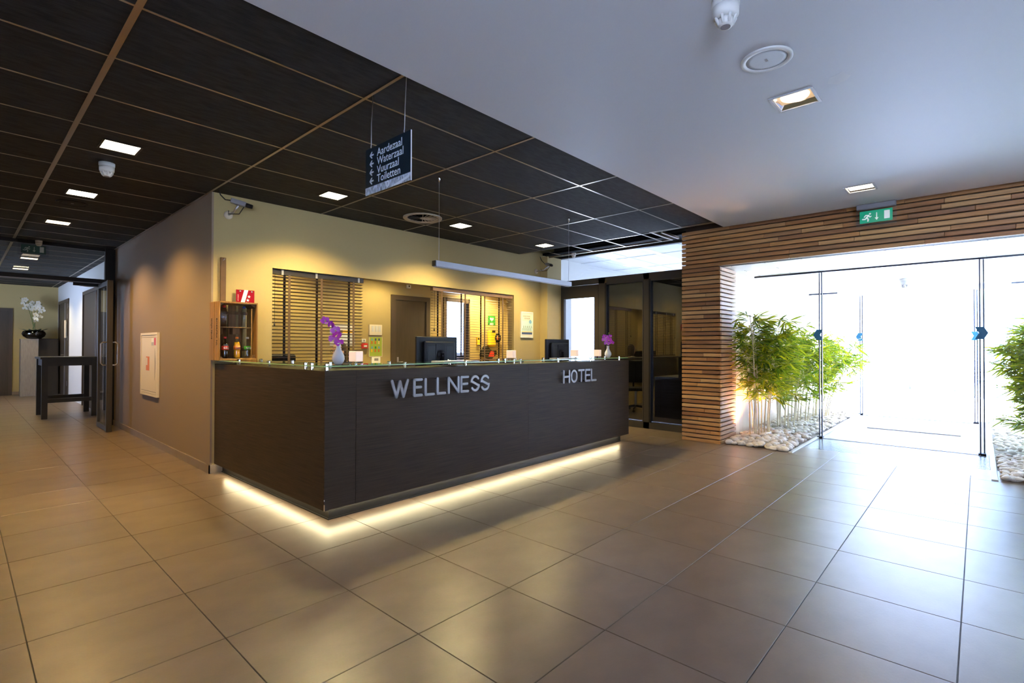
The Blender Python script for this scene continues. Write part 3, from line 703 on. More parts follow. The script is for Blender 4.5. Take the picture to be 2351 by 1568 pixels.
# ---- raised lettering
def arc(cx_, cy_, rx, ry, a0, a1, n=10): return [(cx_+rx*math.cos(math.radians(a0+(a1-a0)*k/n)), cy_+ry*math.sin(math.radians(a0+(a1-a0)*k/n))) for k in range(n+1)]
LH, LW = .155, .024
def strokes(ch, w):
    h = LH-LW; r = w-LW; 
    if ch == 'W': return [[(0, h), (r*.28, 0)], [(r*.28, 0), (r*.5, h*.95)], [(r*.5, h*.95), (r*.72, 0)], [(r*.72, 0), (r, h)]]
    if ch == 'E': return [[(0, 0), (0, h)], [(0, h), (r, h)], [(0, h*.52), (r*.9, h*.52)], [(0, 0), (r, 0)]]
    if ch == 'L': return [[(0, 0), (0, h)], [(0, 0), (r, 0)]]
    if ch == 'N': return [[(0, 0), (0, h)], [(0, h), (r, 0)], [(r, 0), (r, h)]]
    if ch == 'H': return [[(0, 0), (0, h)], [(r, 0), (r, h)], [(0, h*.5), (r, h*.5)]]
    if ch == 'T': return [[(0, h), (r, h)], [(r/2, 0), (r/2, h)]]
    if ch == 'O':
        q = r/2; return [[(0, q), (0, h-q)]+arc(q, h-q, q, q, 180, 0)[1:]+[(r, q)]+arc(q, q, q, q, 0, -180)[1:]+[(0, q+.004)]]
    if ch == 'S':
        q = r/2; top = arc(q, h-q*1.0, q, q, 35, 180, 8); bot = arc(q, q*1.0, q, q, 0, -150, 8)
        return [top+[(q*.25, h*.62), (q*1.0, h*.5), (q*1.75, h*.38)]+bot]
letters = []
wx = [2.353, 2.575, 2.693, 2.825, 2.953, 3.103, 3.233, 3.362]; we = [2.531, 2.674, 2.806, 2.933, 3.093, 3.211, 3.350, 3.484]
hx = [4.687, 4.839, 4.987, 5.132, 5.263]; he = [4.822, 4.969, 5.123, 5.254, 5.388]
for word, xs, es, yref in (('WELLNESS', wx, we, 3.50), ('HOTEL', hx, he, 3.54)):
    for ch, a, b in zip(word, xs, es):
        lx = (a-CX)*1.0; w = b-a
        mt_ = face_ny(lx+LW/2, -.028, .872+LW/2)
        mb = MB()
        for s_ in strokes(ch, w): mb.ribbon(s_, LW, .012, mt_, inset=.002)
        lt = mb.build('raised_letter', 'letter', ctr)
        lt['label'] = 'brushed aluminium letter %s' % ch
        mb = MB(); h = LH-LW; r = w-LW
        pts = {'W': [(r*.28, 0), (r*.72, 0), (r*.5, h*.93)], 'O': [(r/2, 0), (r/2, h)], 'S': [(r*.5, 0), (r*.85, h*.92)], 'T': [(0, h), (r, h), (r/2, 0)]}.get(ch, [(0, 0), (0, h), (r, 0)])
        for p in pts: mb.tube([(lx+LW/2+p[0], -.029, .872+LW/2+p[1]), (lx+LW/2+p[0], 0.0, .872+LW/2+p[1])], .005, 8)
        mb.build('spacer_pins', 'plinth', lt)

# ================================================================== THINGS ON THE COUNTER
ZT = GZ+GT+.0005
def monitor(x, y, z, lab, w=.53):
    t = empty('computer_monitor', (x, y, z)); tag(t, lab, 'monitor', 'monitors behind the counter')
    MB().cbox(-w/2, w/2, -.012, .018, .32, .648, .006).build('screen_panel', 'black', t)
    MB().cbox(-w*.36, w*.38, -.055, -.011, .35, .60, .012).build('rear_housing', 'black', t)
    mb = MB()
    for k in range(12): mb.box(-w*.30, -.06, -.0565, -.054, .40+k*.013, .405+k*.013); mb.box(.085, w*.32, -.0565, -.054, .40+k*.013, .405+k*.013)
    mb.build('cooling_slots', 'plinth', t)['kind'] = 'stuff'
    MB().cbox(-.062, .066, -.062, -.050, .40, .575, .003).build('mount_plate', 'black', t)
    MB().lathe([(.042, -.075), (.042, -.055)], (0, 0, .47), 20, 'y').build('swivel_hub', 'black', t, True)
    MB().tube([(.012, -.065, .48), (.014, -.07, .30), (.014, -.06, .02)], [.026, .026, .03], 12).build('neck', 'blackgloss', t, True)
    MB().cbox(-.12, .14, -.13, .09, .0, .018, .005).build('base', 'black', t)
    box('display', 'blackgloss', (-w/2+.015, w/2-.015, .018, .0186, .335, .633), t)
    return t
monitor(3.333, 4.10, .7455, 'black computer monitor seen from behind, standing behind the letters WELLNESS')
monitor(5.41, 4.14, .7455, 'black computer monitor seen from behind, standing behind the letters HOTEL', .50)
def tray(x0, x1, y0, y1, lab):
    t = tag(MB().cbox(x0, x1, y0, y1, ZT, ZT+.008, .002).build('leaflet_shelf', 'lightgrey'), lab, 'shelf')
tray(3.02, 3.48, 3.62, 3.80, 'flat pale slab lying on the glass below the WELLNESS monitor'); tray(4.86, 5.20, 3.65, 3.84, 'flat pale slab lying on the glass below the HOTEL monitor')

def petal_fan(mb, c, right, up, nrm, ang, L, Wd, cup=.25):
    d = right*math.cos(ang)+up*math.sin(ang); s = nrm.cross(d)
    pts = []
    prof = [(0, .10), (.25, .7), (.55, 1.0), (.82, .75), (1.0, .12)]
    vs = []
    for t, ww in prof:
        o = nrm*(cup*L*t*t*.6)
        vs += [c+d*(L*t)+s*(Wd*ww/2)+o+nrm*.002, c+d*(L*t)+o, c+d*(L*t)-s*(Wd*ww/2)+o+nrm*.002]
    fs = []
    for i in range(len(prof)-1):
        a = i*3; fs += [(a, a+1, a+4, a+3), (a+1, a+2, a+5, a+4)]
    mb.add(vs, fs)
def orchid(parent, c, nrm, size, mt='petal', lip='sand', turn=0.0):
    c = Vector(c); nrm = Vector(nrm).normalized(); up = Vector((0, 0, 1)); right = up.cross(nrm).normalized(); up = nrm.cross(right)
    mb = MB()
    for a, L, w in ((90, 1, .8), (210, 1, .72), (330, 1, .72), (5, 1.05, 1.15), (175, 1.05, 1.15)):
        petal_fan(mb, c, right, up, nrm, math.radians(a)+turn, size*L*.55, size*w*.52)
    f = mb.build('flower', mt, parent, True)
    mb = MB(); petal_fan(mb, c+nrm*.004, right, up, nrm, math.radians(270)+turn, size*.25, size*.18, .8); mb.lathe([(.001, 0), (size*.05, size*.03), (.001, size*.09)], c, 8); mb.build('lip', lip, f, True)
    return f
def vase(x, y, lab, blooms, k, stemtop):
    """blooms: (left offset m, height above base m, size)"""
    t = empty('vase', (x, y, ZT)); tag(t, lab, 'vase', 'bottle vases with orchids on the counter')
    MB().lathe([(.020*k, 0), (.026*k, .003*k), (.040*k, .020*k), (.0485*k, .045*k), (.046*k, .068*k), (.035*k, .093*k), (.022*k, .117*k), (.0165*k, .140*k), (.0165*k, .160*k), (.019*k, .169*k), (.015*k, .169*k), (.012*k, .14*k), (.004, .12*k)], n=32).build('body', 'vase', t, True)
    left = Vector((-RT.x, -RT.y, 0)).normalized(); tow = Vector((-FW.x, -FW.y, 0)).normalized()
    pts = [Vector((0, 0, .12*k))]+[left*q[0]*.92+Vector((0, 0, q[1])) for q in stemtop]
    sp = empty('orchid_spray', (0, 0, 0)); sp.parent = t
    MB().tube(pts, [.003]+[.0022]*(len(pts)-1), 6).build('stem', 'stem', sp, True)
    for i, (l, h, s) in enumerate(blooms):
        n = tow+left*random.uniform(-.5, .6)+Vector((0, 0, random.uniform(-.2, .35)))
        orchid(sp, left*l+Vector((0, 0, h))+tow*random.uniform(-.004, .02), n, s, 'petal' if i % 2 == 0 else 'petal2', turn=random.uniform(-.5, .5))
    e = stemtop[-1]
    MB().lathe([(.001, -.008), (.006, 0), (.001, .011)], left*e[0]+Vector((0, 0, e[1])), 10).build('bud', 'bud', sp, True)
    return t
vase(2.012, 3.68, 'white bottle vase with leaning purple orchid near the counter corner', [(.100, .345, .062), (.078, .327, .05), (.05, .310, .058), (.018, .270, .068), (.002, .232, .082), (.034, .195, .082), (-.014, .172, .058)], 1.0, [(.002, .19), (.03, .26), (.062, .31), (.122, .37)])
vase(5.96, 3.70, 'white bottle vase with upright purple orchid at the far end of the counter', [(.055, .285, .055), (.02, .272, .06), (-.02, .285, .055), (.05, .235, .075), (-.005, .235, .08), (.02, .195, .07), (-.05, .20, .06)], .93, [(.0, .19), (.0, .25), (-.012, .33)])
def candle(x, y, lab):
    t = empty('tealight_lamp', (x, y, ZT), .25); tag(t, lab, 'lamp', 'lit frosted cube lamps on the counter')
    s = .040
    MB().cbox(-s, s, -s, s, .022, .105, .004).build('shade', 'frost', t)
    mb = MB()
    for a in (-1, 1):
        for b in (-1, 1): mb.box(a*s-(.014 if a > 0 else 0), a*s+(.014 if a < 0 else 0), b*s-(.014 if b > 0 else 0), b*s+(.014 if b < 0 else 0), 0, .0219)
    mb.build('feet', 'clearblock', t)
    return t
candle(2.17, 3.69, 'lit frosted cube lamp beside the vase near the counter corner')
candle(4.09, 3.76, 'lit frosted cube lamp standing alone in front of the right blind')
candle(5.30, 3.78, 'lit frosted cube lamp partly behind the HOTEL monitor')
candle(5.70, 3.70, 'lit frosted cube lamp beside the far orchid vase')

# ---- bottle crate
cr = empty('wooden_crate', (1.9125, 5.605, ZT)); tag(cr, 'upright wooden crate used as a bottle shelf at the wall end of the counter', 'crate')
cw, cdp, ch_ = .1825, .135, .585
def cb(nm, mt, *b): return box(nm, mt, b, cr, chamfer=.002)
bd1 = cb('side_board', 'crate', -cw, -cw+.013, -cdp, -cdp+.118, 0, ch_); bd2 = cb('side_board', 'crate', -cw, -cw+.013, -cdp+.145, cdp, 0, ch_)
cb('side_board', 'crate', cw-.013, cw, -cdp, -cdp+.118, 0, ch_); cb('side_board', 'crate', cw-.013, cw, -cdp+.145, cdp, 0, ch_)
for a, b in ((-.165, -.125), (-.105, -.030), (-.012, .062), (.085, .12)): cb('back_board', 'cratedark', a, b, cdp-.012, cdp, 0.02, ch_-.02)
cb('end_board', 'crate', -cw+.0135, cw-.0135, -cdp, cdp-.013, 0, .018); cb('end_board', 'crate', -cw+.0135, cw-.0135, -cdp, cdp-.013, ch_-.018, ch_)
cb('cross_batten', 'cratedark', -cw+.014, cw-.014, cdp-.026, cdp-.0125, .09, .12); cb('cross_batten', 'cratedark', -cw+.014, cw-.014, cdp-.026, cdp-.0125, .47, .50)
cb('shelf', 'cratedark', -cw+.014, cw-.05, -.09, cdp-.028, .325, .333)
for a, b in ((-.160, -.10), (-.01, .055)): cb('shelf_block', 'cratedark', a, b, .0, .10, .262, .3245)
for zz, s in ((.018, 1), (ch_-.018, -1)):
    for xx, t_ in ((-cw+.0135, 1), (cw-.0135, -1)):
        mb = MB(); pts = [(xx, zz), (xx+t_*.045, zz), (xx, zz+s*.035)]
        if t_*s < 0: pts = pts[::-1]
        mb.prism(pts, .20, Matrix(((1,0,0,0),(0,0,-1,.10),(0,1,0,0),(0,0,0,1)))); mb.build('corner_block', 'cratedark', cr)
M['ink'] = mat('burnt_ink', (0.012, 0.007, 0.004), 0.7)
def vtext(s, y, z, size, par): 
    mt_ = Matrix(((0,0,-1,-cw-.0006),(0,-1,0,y),(-1,0,0,z),(0,0,0,1)))
    o = text('stencil_text', s, size, 'ink', cr, mt_, bold=.0006); return o
vtext('BOERFRK NL', -.062, .42, .048, bd1); vtext('MIRJX FEUIS', .085, .42, .040, bd2)
# bottles
def bottle(x, y, z, lab, liquid=None, fill=0, capm='red', labm=None, txt=None, txtm='print', zl=(.085, .125), waist=True):
    t = empty('drink_bottle', (x, y, z)); tag(t, lab, 'bottle', 'drink bottles in the wooden crate')
    prof = [(.020, 0), (.028, .004), (.0315, .02), (.0305, .055), (.0285, .075), (.031, .09), (.0315, .13), (.027, .155), (.016, .178), (.0125, .186), (.0125, .200)] if waist else [(.026, 0), (.031, .006), (.0315, .10), (.031, .155), (.024, .178), (.0135, .192), (.0125, .200)]
    MB().lathe(prof, n=24).build('shell', 'bottle', t, True)
    if liquid:
        lp = [(r*.94, h+.001) for r, h in prof if h <= fill]; lp.append((lp[-1][0]*.97, fill)); MB().lathe(lp, n=24).build('liquid', liquid, t, True)
    MB().lathe([(.0145, .198), (.0145, .216), (.0125, .218)], n=16).build('cap', capm, t, True)
    if labm:
        MB().lathe([(.0322, zl[0]), (.0326, (zl[0]+zl[1])/2), (.0322, zl[1])], n=24).build('label', labm, t, True)
        if txt: text('label_text', txt, .026, txtm, t, face_ny(-.024, -.0335, zl[0]+.012), align='LEFT', bold=.0004, sx=.8)
    return t
CBZ = ZT+.0185; CSZ = ZT+.3335
bottle(1.818, 5.60, CSZ, 'clear water bottle with a red cap on the upper crate shelf', capm='red', labm='bottle', waist=False)
bottle(2.008, 5.60, CSZ, 'clear water bottle with a blue cap on the upper crate shelf', capm='blue', waist=False)
bottle(1.826, 5.585, CBZ, 'dark cola bottle with red label and cap in the crate', 'cola', .150, 'red', 'red', 'Coca')
M['orangecap'] = mat('orange_cap', (0.75, 0.20, 0.02), 0.4); M['whitecap'] = mat('grey_cap', (0.55, 0.53, 0.50), 0.4); M['sgreen'] = mat('green_label', (0.06, 0.34, 0.05), 0.4)
bottle(1.936, 5.585, CBZ, 'yellow orange drink bottle with orange cap in the crate', 'orangeade', .165, 'orangecap', 'orange', 'Fanta', 'navy')
bottle(2.036, 5.585, CBZ, 'clear lemonade bottle with green label and pale cap in the crate', None, 0, 'whitecap', 'sgreen', 'Sprite')
# pole and plaque on the wall behind the crate
po = empty('wall_batten', (1.852, 5.742, 1.70)); tag(po, 'narrow brown wooden batten rising from the crate up the wall', 'batten')
box('board', mat('dark_batten', (0.11, 0.055, 0.022), 0.6, noise=0.2, scale=8), (-.024, .024, -.012, .012, -.3, .505), po); MB().tube([(-.004, -.012, .475), (.006, -.022, .487), (.012, -.012, .495)], .006, 6).build('clip', 'chrome', po)
pq = empty('wall_plaque', (2.062, 5.722, 1.815)); tag(pq, 'red glass plaque with a diagonal white stripe and stars above the crate', 'plaque')
box('plate', 'redplate', (-.09, .09, -.004, .004, -.085, .070), pq)
mt_ = face_ny(0, -.0042, 0)
MB().prism([(-.052, -.085), (-.012, -.085), (.028, .070), (-.012, .070)], .0006, mt_).build('stripe', 'print', pq)
def star(cx_, cy_, r): return [(cx_+(r if k % 2 == 0 else r*.42)*math.sin(k*math.pi/5), cy_+(r if k % 2 == 0 else r*.42)*math.cos(k*math.pi/5)) for k in range(10)][::-1]
for cx_, cy_ in ((.036, .002), (.024, -.036), (.013, -.072)): MB().prism(star(cx_, cy_, .017), .0006, mt_).build('star', 'print', pq)
for cx_ in (-.055, .062): MB().lathe([(.009, -.014), (.009, -.004)], (cx_, 0, .055), 12, 'y').build('fixing', 'chrome', pq, True)
text('plaque_text', 'HORECA NEDERLAND', .007, 'print', pq, Matrix(((0,-1,0,-.070),(0,0,-1,-.0042),(1,0,0,-.05),(0,0,0,1))))

# ================================================================== BLINDS IN THE OPENING
slat_me = MB().add([(-.5, -.025, .000), (.5, -.025, .000), (.5, 0, .0025), (-.5, 0, .0025), (-.5, .025, 0), (.5, .025, 0), (-.5, -.025, -.0028), (.5, -.025, -.0028), (.5, .025, -.0028), (-.5, .025, -.0028)],
    [(0,1,2,3), (3,2,5,4), (6,9,8,7), (0,6,7,1), (4,5,8,9), (0,3,4,9,6), (1,7,8,5,2)]).mesh('blind_slat', 'blind')
def blind(x0, x1, lab, rail, n, z0, zstep, tapes, tilt, dark_first=True):
    t = empty('venetian_blind', ((x0+x1)/2, YB+.055, OZ1)); tag(t, lab, 'blind', 'open venetian blinds in the reception opening')
    w = x1-x0
    box('head_rail', rail, (-w/2, w/2, -.032, .028, -.060, -.004), t)
    if rail == 'blindrail':
        for q in (.10, .45, .94): box('rail_clip', 'alu', (-w/2+q*w-.012, -w/2+q*w+.012, -.036, -.030, -.062, -.004), t)
    for k in range(n): inst('slat', slat_me, t, (0, 0, z0-k*zstep), (math.radians(tilt), 0, 0), (w-.01, 1, 1))
    zb = z0-n*zstep+.012
    box('bottom_rail', rail, (-w/2+.005, w/2-.005, -.026, .026, zb-.018, zb), t)
    for q in tapes:
        x = -w/2+q*w
        box('ladder_tape', 'tape', (x-.014, x+.014, -.0285, -.0275, zb-.02, -.060), t); box('ladder_tape', 'tapedark', (x-.046, x-.018, .0275, .0285, zb-.02, -.060), t)
    for q in (.08,): MB().tube([(-w/2+.03, -.03, -.06), (-w/2+.03, -.03, -.55), (-w/2+.028, -.03, -.62)], .002, 5).build('cord', 'tapedark', t); MB().lathe([(.003, 0), (.009, -.02), (.008, -.045)], (-w/2+.028, -.03, -.60), 8).build('cord_tassel', 'tapedark', t, True)
    return t
blind(2.362, 3.500, 'dark brown venetian blind open at the left end of the reception opening', 'blindrail', 25, -.085, .0395, (.17, .51, .88), -9)
blind(4.62, 6.318, 'brown venetian blind with pelmet at the right end of the reception opening', 'blindrail2', 25, -.085, .0395, (.10, .37, .615, .86), 6)

# ================================================================== OFFICE BEHIND THE OPENING
d = struct(empty('door_4', (5.09, OY, 0)))
box('door_frame', 'doorframe', (-.39, -.31, -.03, .02, 0, 2.125), d); box('door_frame', 'doorframe', (.31, .385, -.03, .02, 0, 2.125), d); box('door_frame', 'doorframe', (-.31, .31, -.03, .02, 2.05, 2.125), d)
lf = box('leaf', 'doorwood', (-.31, .31, -.012, -.001, .01, 2.05), d)
MB().tube([(-.26, -.013, 1.04), (-.26, -.055, 1.04), (-.17, -.055, 1.04)], .008, 8).build('handle', 'steel', d, True); box('handle_plate', 'steel', (-.275, -.245, -.018, -.013, .96, 1.12), d)
d = struct(empty('door_5', ((DX0+DX1)/2, OY, 0)))
hw = (DX1-DX0)/2
box('door_frame', 'doorframe', (-hw-.04, -hw+.03, -.03, .11, 0, 2.16), d); box('door_frame', 'doorframe', (hw-.03, hw, -.03, .11, 0, 2.16), d); box('door_frame', 'doorframe', (-hw, hw, -.03, .11, 2.09, 2.16), d)
box('leaf', 'doorwood', (-hw+.04, -hw+.08, .12, .80, .01, 2.08), d)
tag(MB().cbox(6.45, 7.6, 8.1, 8.45, 0, 1.1, .01).build('dark_cabinet', 'black'), 'low black cabinet under the bright window of the back room', 'cabinet')
def wallbox(nm, mt, x0, x1, z0, z1, lab, cat, d_=.03, y=OY): 
    t = empty(nm, ((x0+x1)/2, y, (z0+z1)/2)); tag(t, lab, cat)
    w, h = (x1-x0)/2, (z1-z0)/2
    MB().cbox(-w, w, -d_, -.0005, -h, h, .003).build('body', mt, t); return t, w, h
t, w, h = wallbox('intercom_panel', 'cream', 4.30, 4.526, 1.465, 1.63, 'beige wall panel with three grey inset columns above the lime poster', 'panel')
for q in (-.5, .05, .55): box('button_strip', 'lightgrey', (q*w-.02, q*w+.025, -.033, -.0302, -h*.35, h*.75), t)
t, w, h = wallbox('notice_poster', 'cream', 4.301, 4.544, 1.129, 1.448, 'lime green notice with small coloured squares on the office wall', 'poster', .012)
box('print', 'lime', (-w+.012, w-.012, -.0135, -.0122, -h+.012, h-.012), t)
for i in range(3):
    for j in range(2):
        x, z = -.066+i*.062, .11-j*.125
        box('square', ('skyblue', 'navy', 'navy', 'skyblue', 'green', 'skyblue')[i+3*j], (x-.014, x+.014, -.0146, -.0136, z-.018, z+.018), t); box('square', ('orange', 'orange', 'sand', 'yellow', 'orange', 'orange')[i+3*j], (x-.018, x+.008, -.0146, -.0136, z-.07, z-.022), t)
t, w, h = wallbox('thermostat', 'white', 4.341, 4.497, 1.03, 1.127, 'white wall thermostat with dark display below the lime poster', 'thermostat'); box('display', 'grey', (-w*.4, w*.5, -.0325, -.0302, -h*.2, h*.6), t)
t, w, h = wallbox('fire_call_point', 'red', 4.173, 4.268, 1.26, 1.339, 'small red fire alarm call point on the office wall', 'alarm', .04); box('window', 'white', (-w*.5, w*.6, -.043, -.0402, -h*.4, h*.3), t)
t, w, h = wallbox('wall_socket', 'white', 4.18, 4.25, 1.352, 1.41, 'small white wall socket above the red call point', 'socket', .015); box('insert', 'grey', (-.012, .012, -.018, -.0152, -.012, .012), t)
t, w, h = wallbox('motion_sensor', 'white', 5.00, 5.075, 2.25, 2.32, 'small white sensor with dark window above the office door', 'sensor', .03); box('eye', 'black', (-.012, .012, -.033, -.0302, -.012, .012), t)
t, w, h = wallbox('notice_board', 'lightgrey', 3.66, 4.06, 1.30, 1.62, 'pale notice board with yellow strip behind the left blind', 'board', .012); box('strip', 'yellow', (.0, .17, -.0145, -.0122, .03, .07), t); box('strip', 'cratedark', (-.14, -.001, -.0145, -.0122, .03, .07), t); box('sheet', 'print', (-.14, .10, -.0145, -.0122, -.07, .01), t)
t, w, h = wallbox('light_switch', 'yellow', 6.585, 6.66, 1.30, 1.47, 'small yellow dispenser on the bright yellow wall beside the doorway', 'dispenser', .03); box('slot', 'black', (-.02, .02, -.0325, -.0302, .03, .07), t); box('slot', 'frame', (-.035, .035, -.034, -.0302, -h, -h+.03), t)
t, w, h = wallbox('defibrillator_sign', 'green', 6.893, 7.097, 1.70, 1.885, 'green AED sign with white heart on the yellow wall', 'sign', .006)
mt_ = face_ny(0, -.0062, .022)
heart = [(0, -.065)]+[(.052*math.sin(a)**3*1.0, .010+.046*(13*math.cos(a)-5*math.cos(2*a)-2*math.cos(3*a)-math.cos(4*a))/17) for a in [math.pi*.92-k*math.pi*.92*2/30 for k in range(31)]]
MB().prism(heart[::-1], .0008, mt_).build('heart', 'print', t); MB().prism([(-.006, .05), (.008, .02), (-.002, .02), (.006, -.03), (-.008, .008), (.001, .008)], .0012, mt_).build('bolt', 'green', t)
text('sign_text', 'AED', .055, 'print', t, face_ny(-.058, -.0062, -.082), bold=.001)
t = empty('defibrillator', (6.99, OY, 1.45)); tag(t, 'yellow and black defibrillator mounted below the green AED sign', 'defibrillator')
MB().cbox(-.14, .06, -.09, -.001, -.16, .16, .03).build('body', 'yellow', t); MB().lathe([(.085, -.095), (.085, -.02)], (.09, 0, .01), 20, 'y').build('bag_side', 'black', t, True); box('handle', 'black', (-.07, .01, -.10, -.0905, .11, .15), t)
MB().lathe([(.045, -.10), (.045, -.0955)], (.09, 0, .01), 16, 'y').build('dial', 'orange', t, True)
t = empty('medical_pouch', (6.86, OY-.07, 1.18), .0); tag(t, 'black and red pouch hanging below the yellow defibrillator', 'pouch')
MB().prism([(-.20, -.05), (-.10, .12), (.02, .03), (.14, .04), (.15, -.03), (.02, -.12)], .12, face_ny(0, .06, 0)).build('body', 'black', t); MB().prism([(-.08, -.07), (-.02, .03), (.06, .02), (.07, -.08)], .012, face_ny(0, -.0605, 0)).build('panel', 'red', t)
tag(MB().cbox(2.25, 2.90, 6.25, 6.75, 0, .899, .01).build('low_cabinet', 'frame'), 'low dark cabinet under the black device behind the left blind', 'cabinet')
tag(MB().cbox(2.38, 2.88, 6.30, 6.7, .9, 1.19, .02).build('office_printer', 'black'), 'wide black device standing behind the left blind', 'printer')
# framed poster by the corner
t = empty('framed_poster', (6.64, YB, 1.67)); tag(t, 'narrow white framed bicycle poster on the beige wall by the corner', 'poster')
mb = MB(); w, h = .158, .222
for q in ((-w, w, h-.016, h), (-w, w, -h, -h+.016), (-w, -w+.016, -h+.016, h-.016), (w-.016, w, -h+.016, h-.016)): mb.box(q[0], q[1], -.024, -.001, q[2], q[3])
mb.build('frame', 'white', t); box('sheet', 'cream', (-w+.016, w-.016, -.016, -.002, -h+.016, h-.016), t)
box('picture', 'paleblue', (-w+.018, w-.018, -.0172, -.0162, -.115, .065), t); box('band', 'navy', (-w+.02, w-.02, -.0172, -.0162, -.165, -.13), t); box('band', 'sand', (-w+.02, w-.02, -.0174, -.0164, -.128, -.112), t)
MB().lathe([(.034, -.0182), (.034, -.0173)], (.088, 0, .055), 20, 'y').build('badge', 'skyblue', t)
text('poster_text', 'VERHUUR', .044, 'olive', t, face_ny(-.07, -.0164, .095), sx=.75); text('poster_text', 'LAAGDRACHTSCHUUR', .022, 'olive', t, face_ny(-.105, -.0164, .14), sx=.8)
for k in range(5):
    x = -.105+k*.05
    mb = MB(); mb.ribbon(arc(x, -.085, .016, .016, 0, 350, 10), .004, .0006, face_ny(0, -.0174, 0)); mb.ribbon([(x, -.08), (x+.022, -.02), (x+.008, -.02)], .005, .0006, face_ny(0, -.0174, 0)); mb.ribbon([(x+.02, -.02), (x+.034, -.06)], .005, .0006, face_ny(0, -.0174, 0)); mb.build('bicycle', 'olive', t)

# ---- wall cameras
def cctv(x, y, z, lab, d):
    t = empty('security_camera', (x, y, z)); tag(t, lab, 'camera', 'security cameras under the ceiling')
    d = Vector(d).normalized(); s = Vector((-d.y, d.x, 0)).normalized(); u = d.cross(s)*-1 if d.cross(s).z < 0 else d.cross(s)
    mt_ = Matrix((( d.x, s.x, u.x, 0), (d.y, s.y, u.y, 0), (d.z, s.z, u.z, 0), (0, 0, 0, 1)))
    o = MB().cbox(-.07, .07, -.026, .026, -.024, .024, .005).build('body', 'grey', t); o.matrix_local = mt_
    o = MB().lathe([(.021, .07), (.023, .082), (.021, .13), (.017, .135)], n=20, axis='x').build('lens', 'black', t, True); o.matrix_local = mt_
    MB().lathe([(.042, 0), (.042, -.012), (.020, -.02)], (-.03, YB-y, -.10), 20, 'y').build('wall_plate', 'cream', t, True)
    MB().tube([(-.03, YB-y-.02, -.10), (-.02, (YB-y)*.35, -.09), (.0, 0, -.03)], .010, 8).build('arm', 'steel', t, True)
    MB().tube([tuple(d*-.07), tuple(d*-.12+Vector((0, 0, -.01))), (-.16, .02, .05), (-.17, .05, .12)], .006, 6).build('cable', 'black', t, True)
    MB().tube([tuple(d*.05+Vector((0, 0, -.03))), (.03, .06, -.10), (-.06, .10, -.11), (-.05, .12, -.07)], .004, 6).build('cable', 'black', t, True)
    return t
cctv(1.93, 5.56, 2.755, 'grey security camera on the wall corner above the crate', (.9, -.35, -.22))
cctv(6.93, 5.50, 2.72, 'dark security camera on the wall pilaster beside the partition', (-.35, -.85, -.25))

# ---- fire hose cabinet on the taupe wall
t = empty('hose_cabinet', (1.747, 8.10, 1.05)); tag(t, 'cream metal fire hose cabinet recessed in the taupe wall', 'cabinet')
w, h = .425, .415
mb = MB()
for q in ((-w, w, h-.03, h), (-w, w, -h, -h+.03), (-w, -w+.03, -h+.03, h-.03), (w-.03, w, -h+.03, h-.03)): mb.box(-.03, -.001, q[0], q[1], q[2], q[3])
mb.build('frame', 'cream', t); dd = box('door', 'cream', (-.024, -.002, -w+.033, w-.033, -h+.033, h-.033), t)
for z in (h-.06, -h+.06): box('groove', 'stone', (-.0248, -.0242, -w+.04, w-.04, z-.003, z+.003), t)
box('label', 'orange', (-.0252, -.0242, -.03, .14, -.085, .10), t); box('label_print', 'cream', (-.026, -.0253, .06, .13, -.015, .085), t)
box('label', 'red', (-.0252, -.0242, -.345, -.26, .25, .345), t); box('label', 'print', (-.0252, -.0242, -.24, -.13, .29, .34), t); box('label', 'alum_label', (-.0252, -.0242, -.24, -.13, .245, .289), t)
mb = MB(); mb.prism([(.30, -.20), (.325, -.05), (.33, .02), (.325, .09), (.30, .21), (.31, .02)][::-1], .0008, face_nx(-.0242, 0, 0)); mb.build('finger_slot', 'plinth', t)

# ---- hanging direction sign
t = empty('direction_sign', (1.747, 2.623, 2.39)); tag(t, 'hanging black direction sign with white arrows and room names', 'sign')
box('plate', 'signblack', (-.004, .004, -.236, .236, -.145, .145), t)
box('edge', 'lightgrey', (-.004, .004, -.2375, -.2361, -.145, .145), t); box('photo_strip', 'printgrey', (-.0052, -.0042, -.236, .236, -.145, -.098), t)
mt_ = face_nx(-.0042, 0, 0)
for k, (s_, sx) in enumerate((('Aardezaal', .84), ('Waterzaal', .84), ('Vuurzaal', .84), ('Toiletten', .84))):
    z = .078-k*.054
    text('sign_text', s_, .068, 'print', t, face_nx(-.0042, .108, z), sx=.98, bold=.0002)
    mb = MB(); cz = z+.020; xx = -.185
    mb.ribbon([(xx+.036, cz), (xx+.006, cz)], .010, .0008, mt_, 2); mb.ribbon([(xx+.020, cz+.018), (xx, cz)], .009, .0008, mt_, 2); mb.ribbon([(xx+.020, cz-.018), (xx, cz)], .009, .0008, mt_, 2)
    mb.build('arrow', 'print', t)
MB().lathe([(.020, -.0062), (.020, -.0053)], (0, -.01, -.118), 20, 'x').build('emblem', 'print', t); text('emblem_text', 'F', .026, 'navy', t, face_nx(-.0063, -.003, -.127))
mb = MB(); mb.prism([(.04, -.142), (.225, -.112), (.225, -.125), (.12, -.145)][::-1], .0008, face_nx(-.0053, 0, 0)); mb.build('photo_highlight', 'print', t)
for y in (.18, -.17): MB().tube([(0, y-.004, .13), (0, y+.004, .155), (0, y, .17), (0, y+(.0 if y > 0 else -.005), .3), (0, y-(.02 if y > 0 else .018), ZC-2.39)], .0028, 6).build('wire', 'steel', t, True)

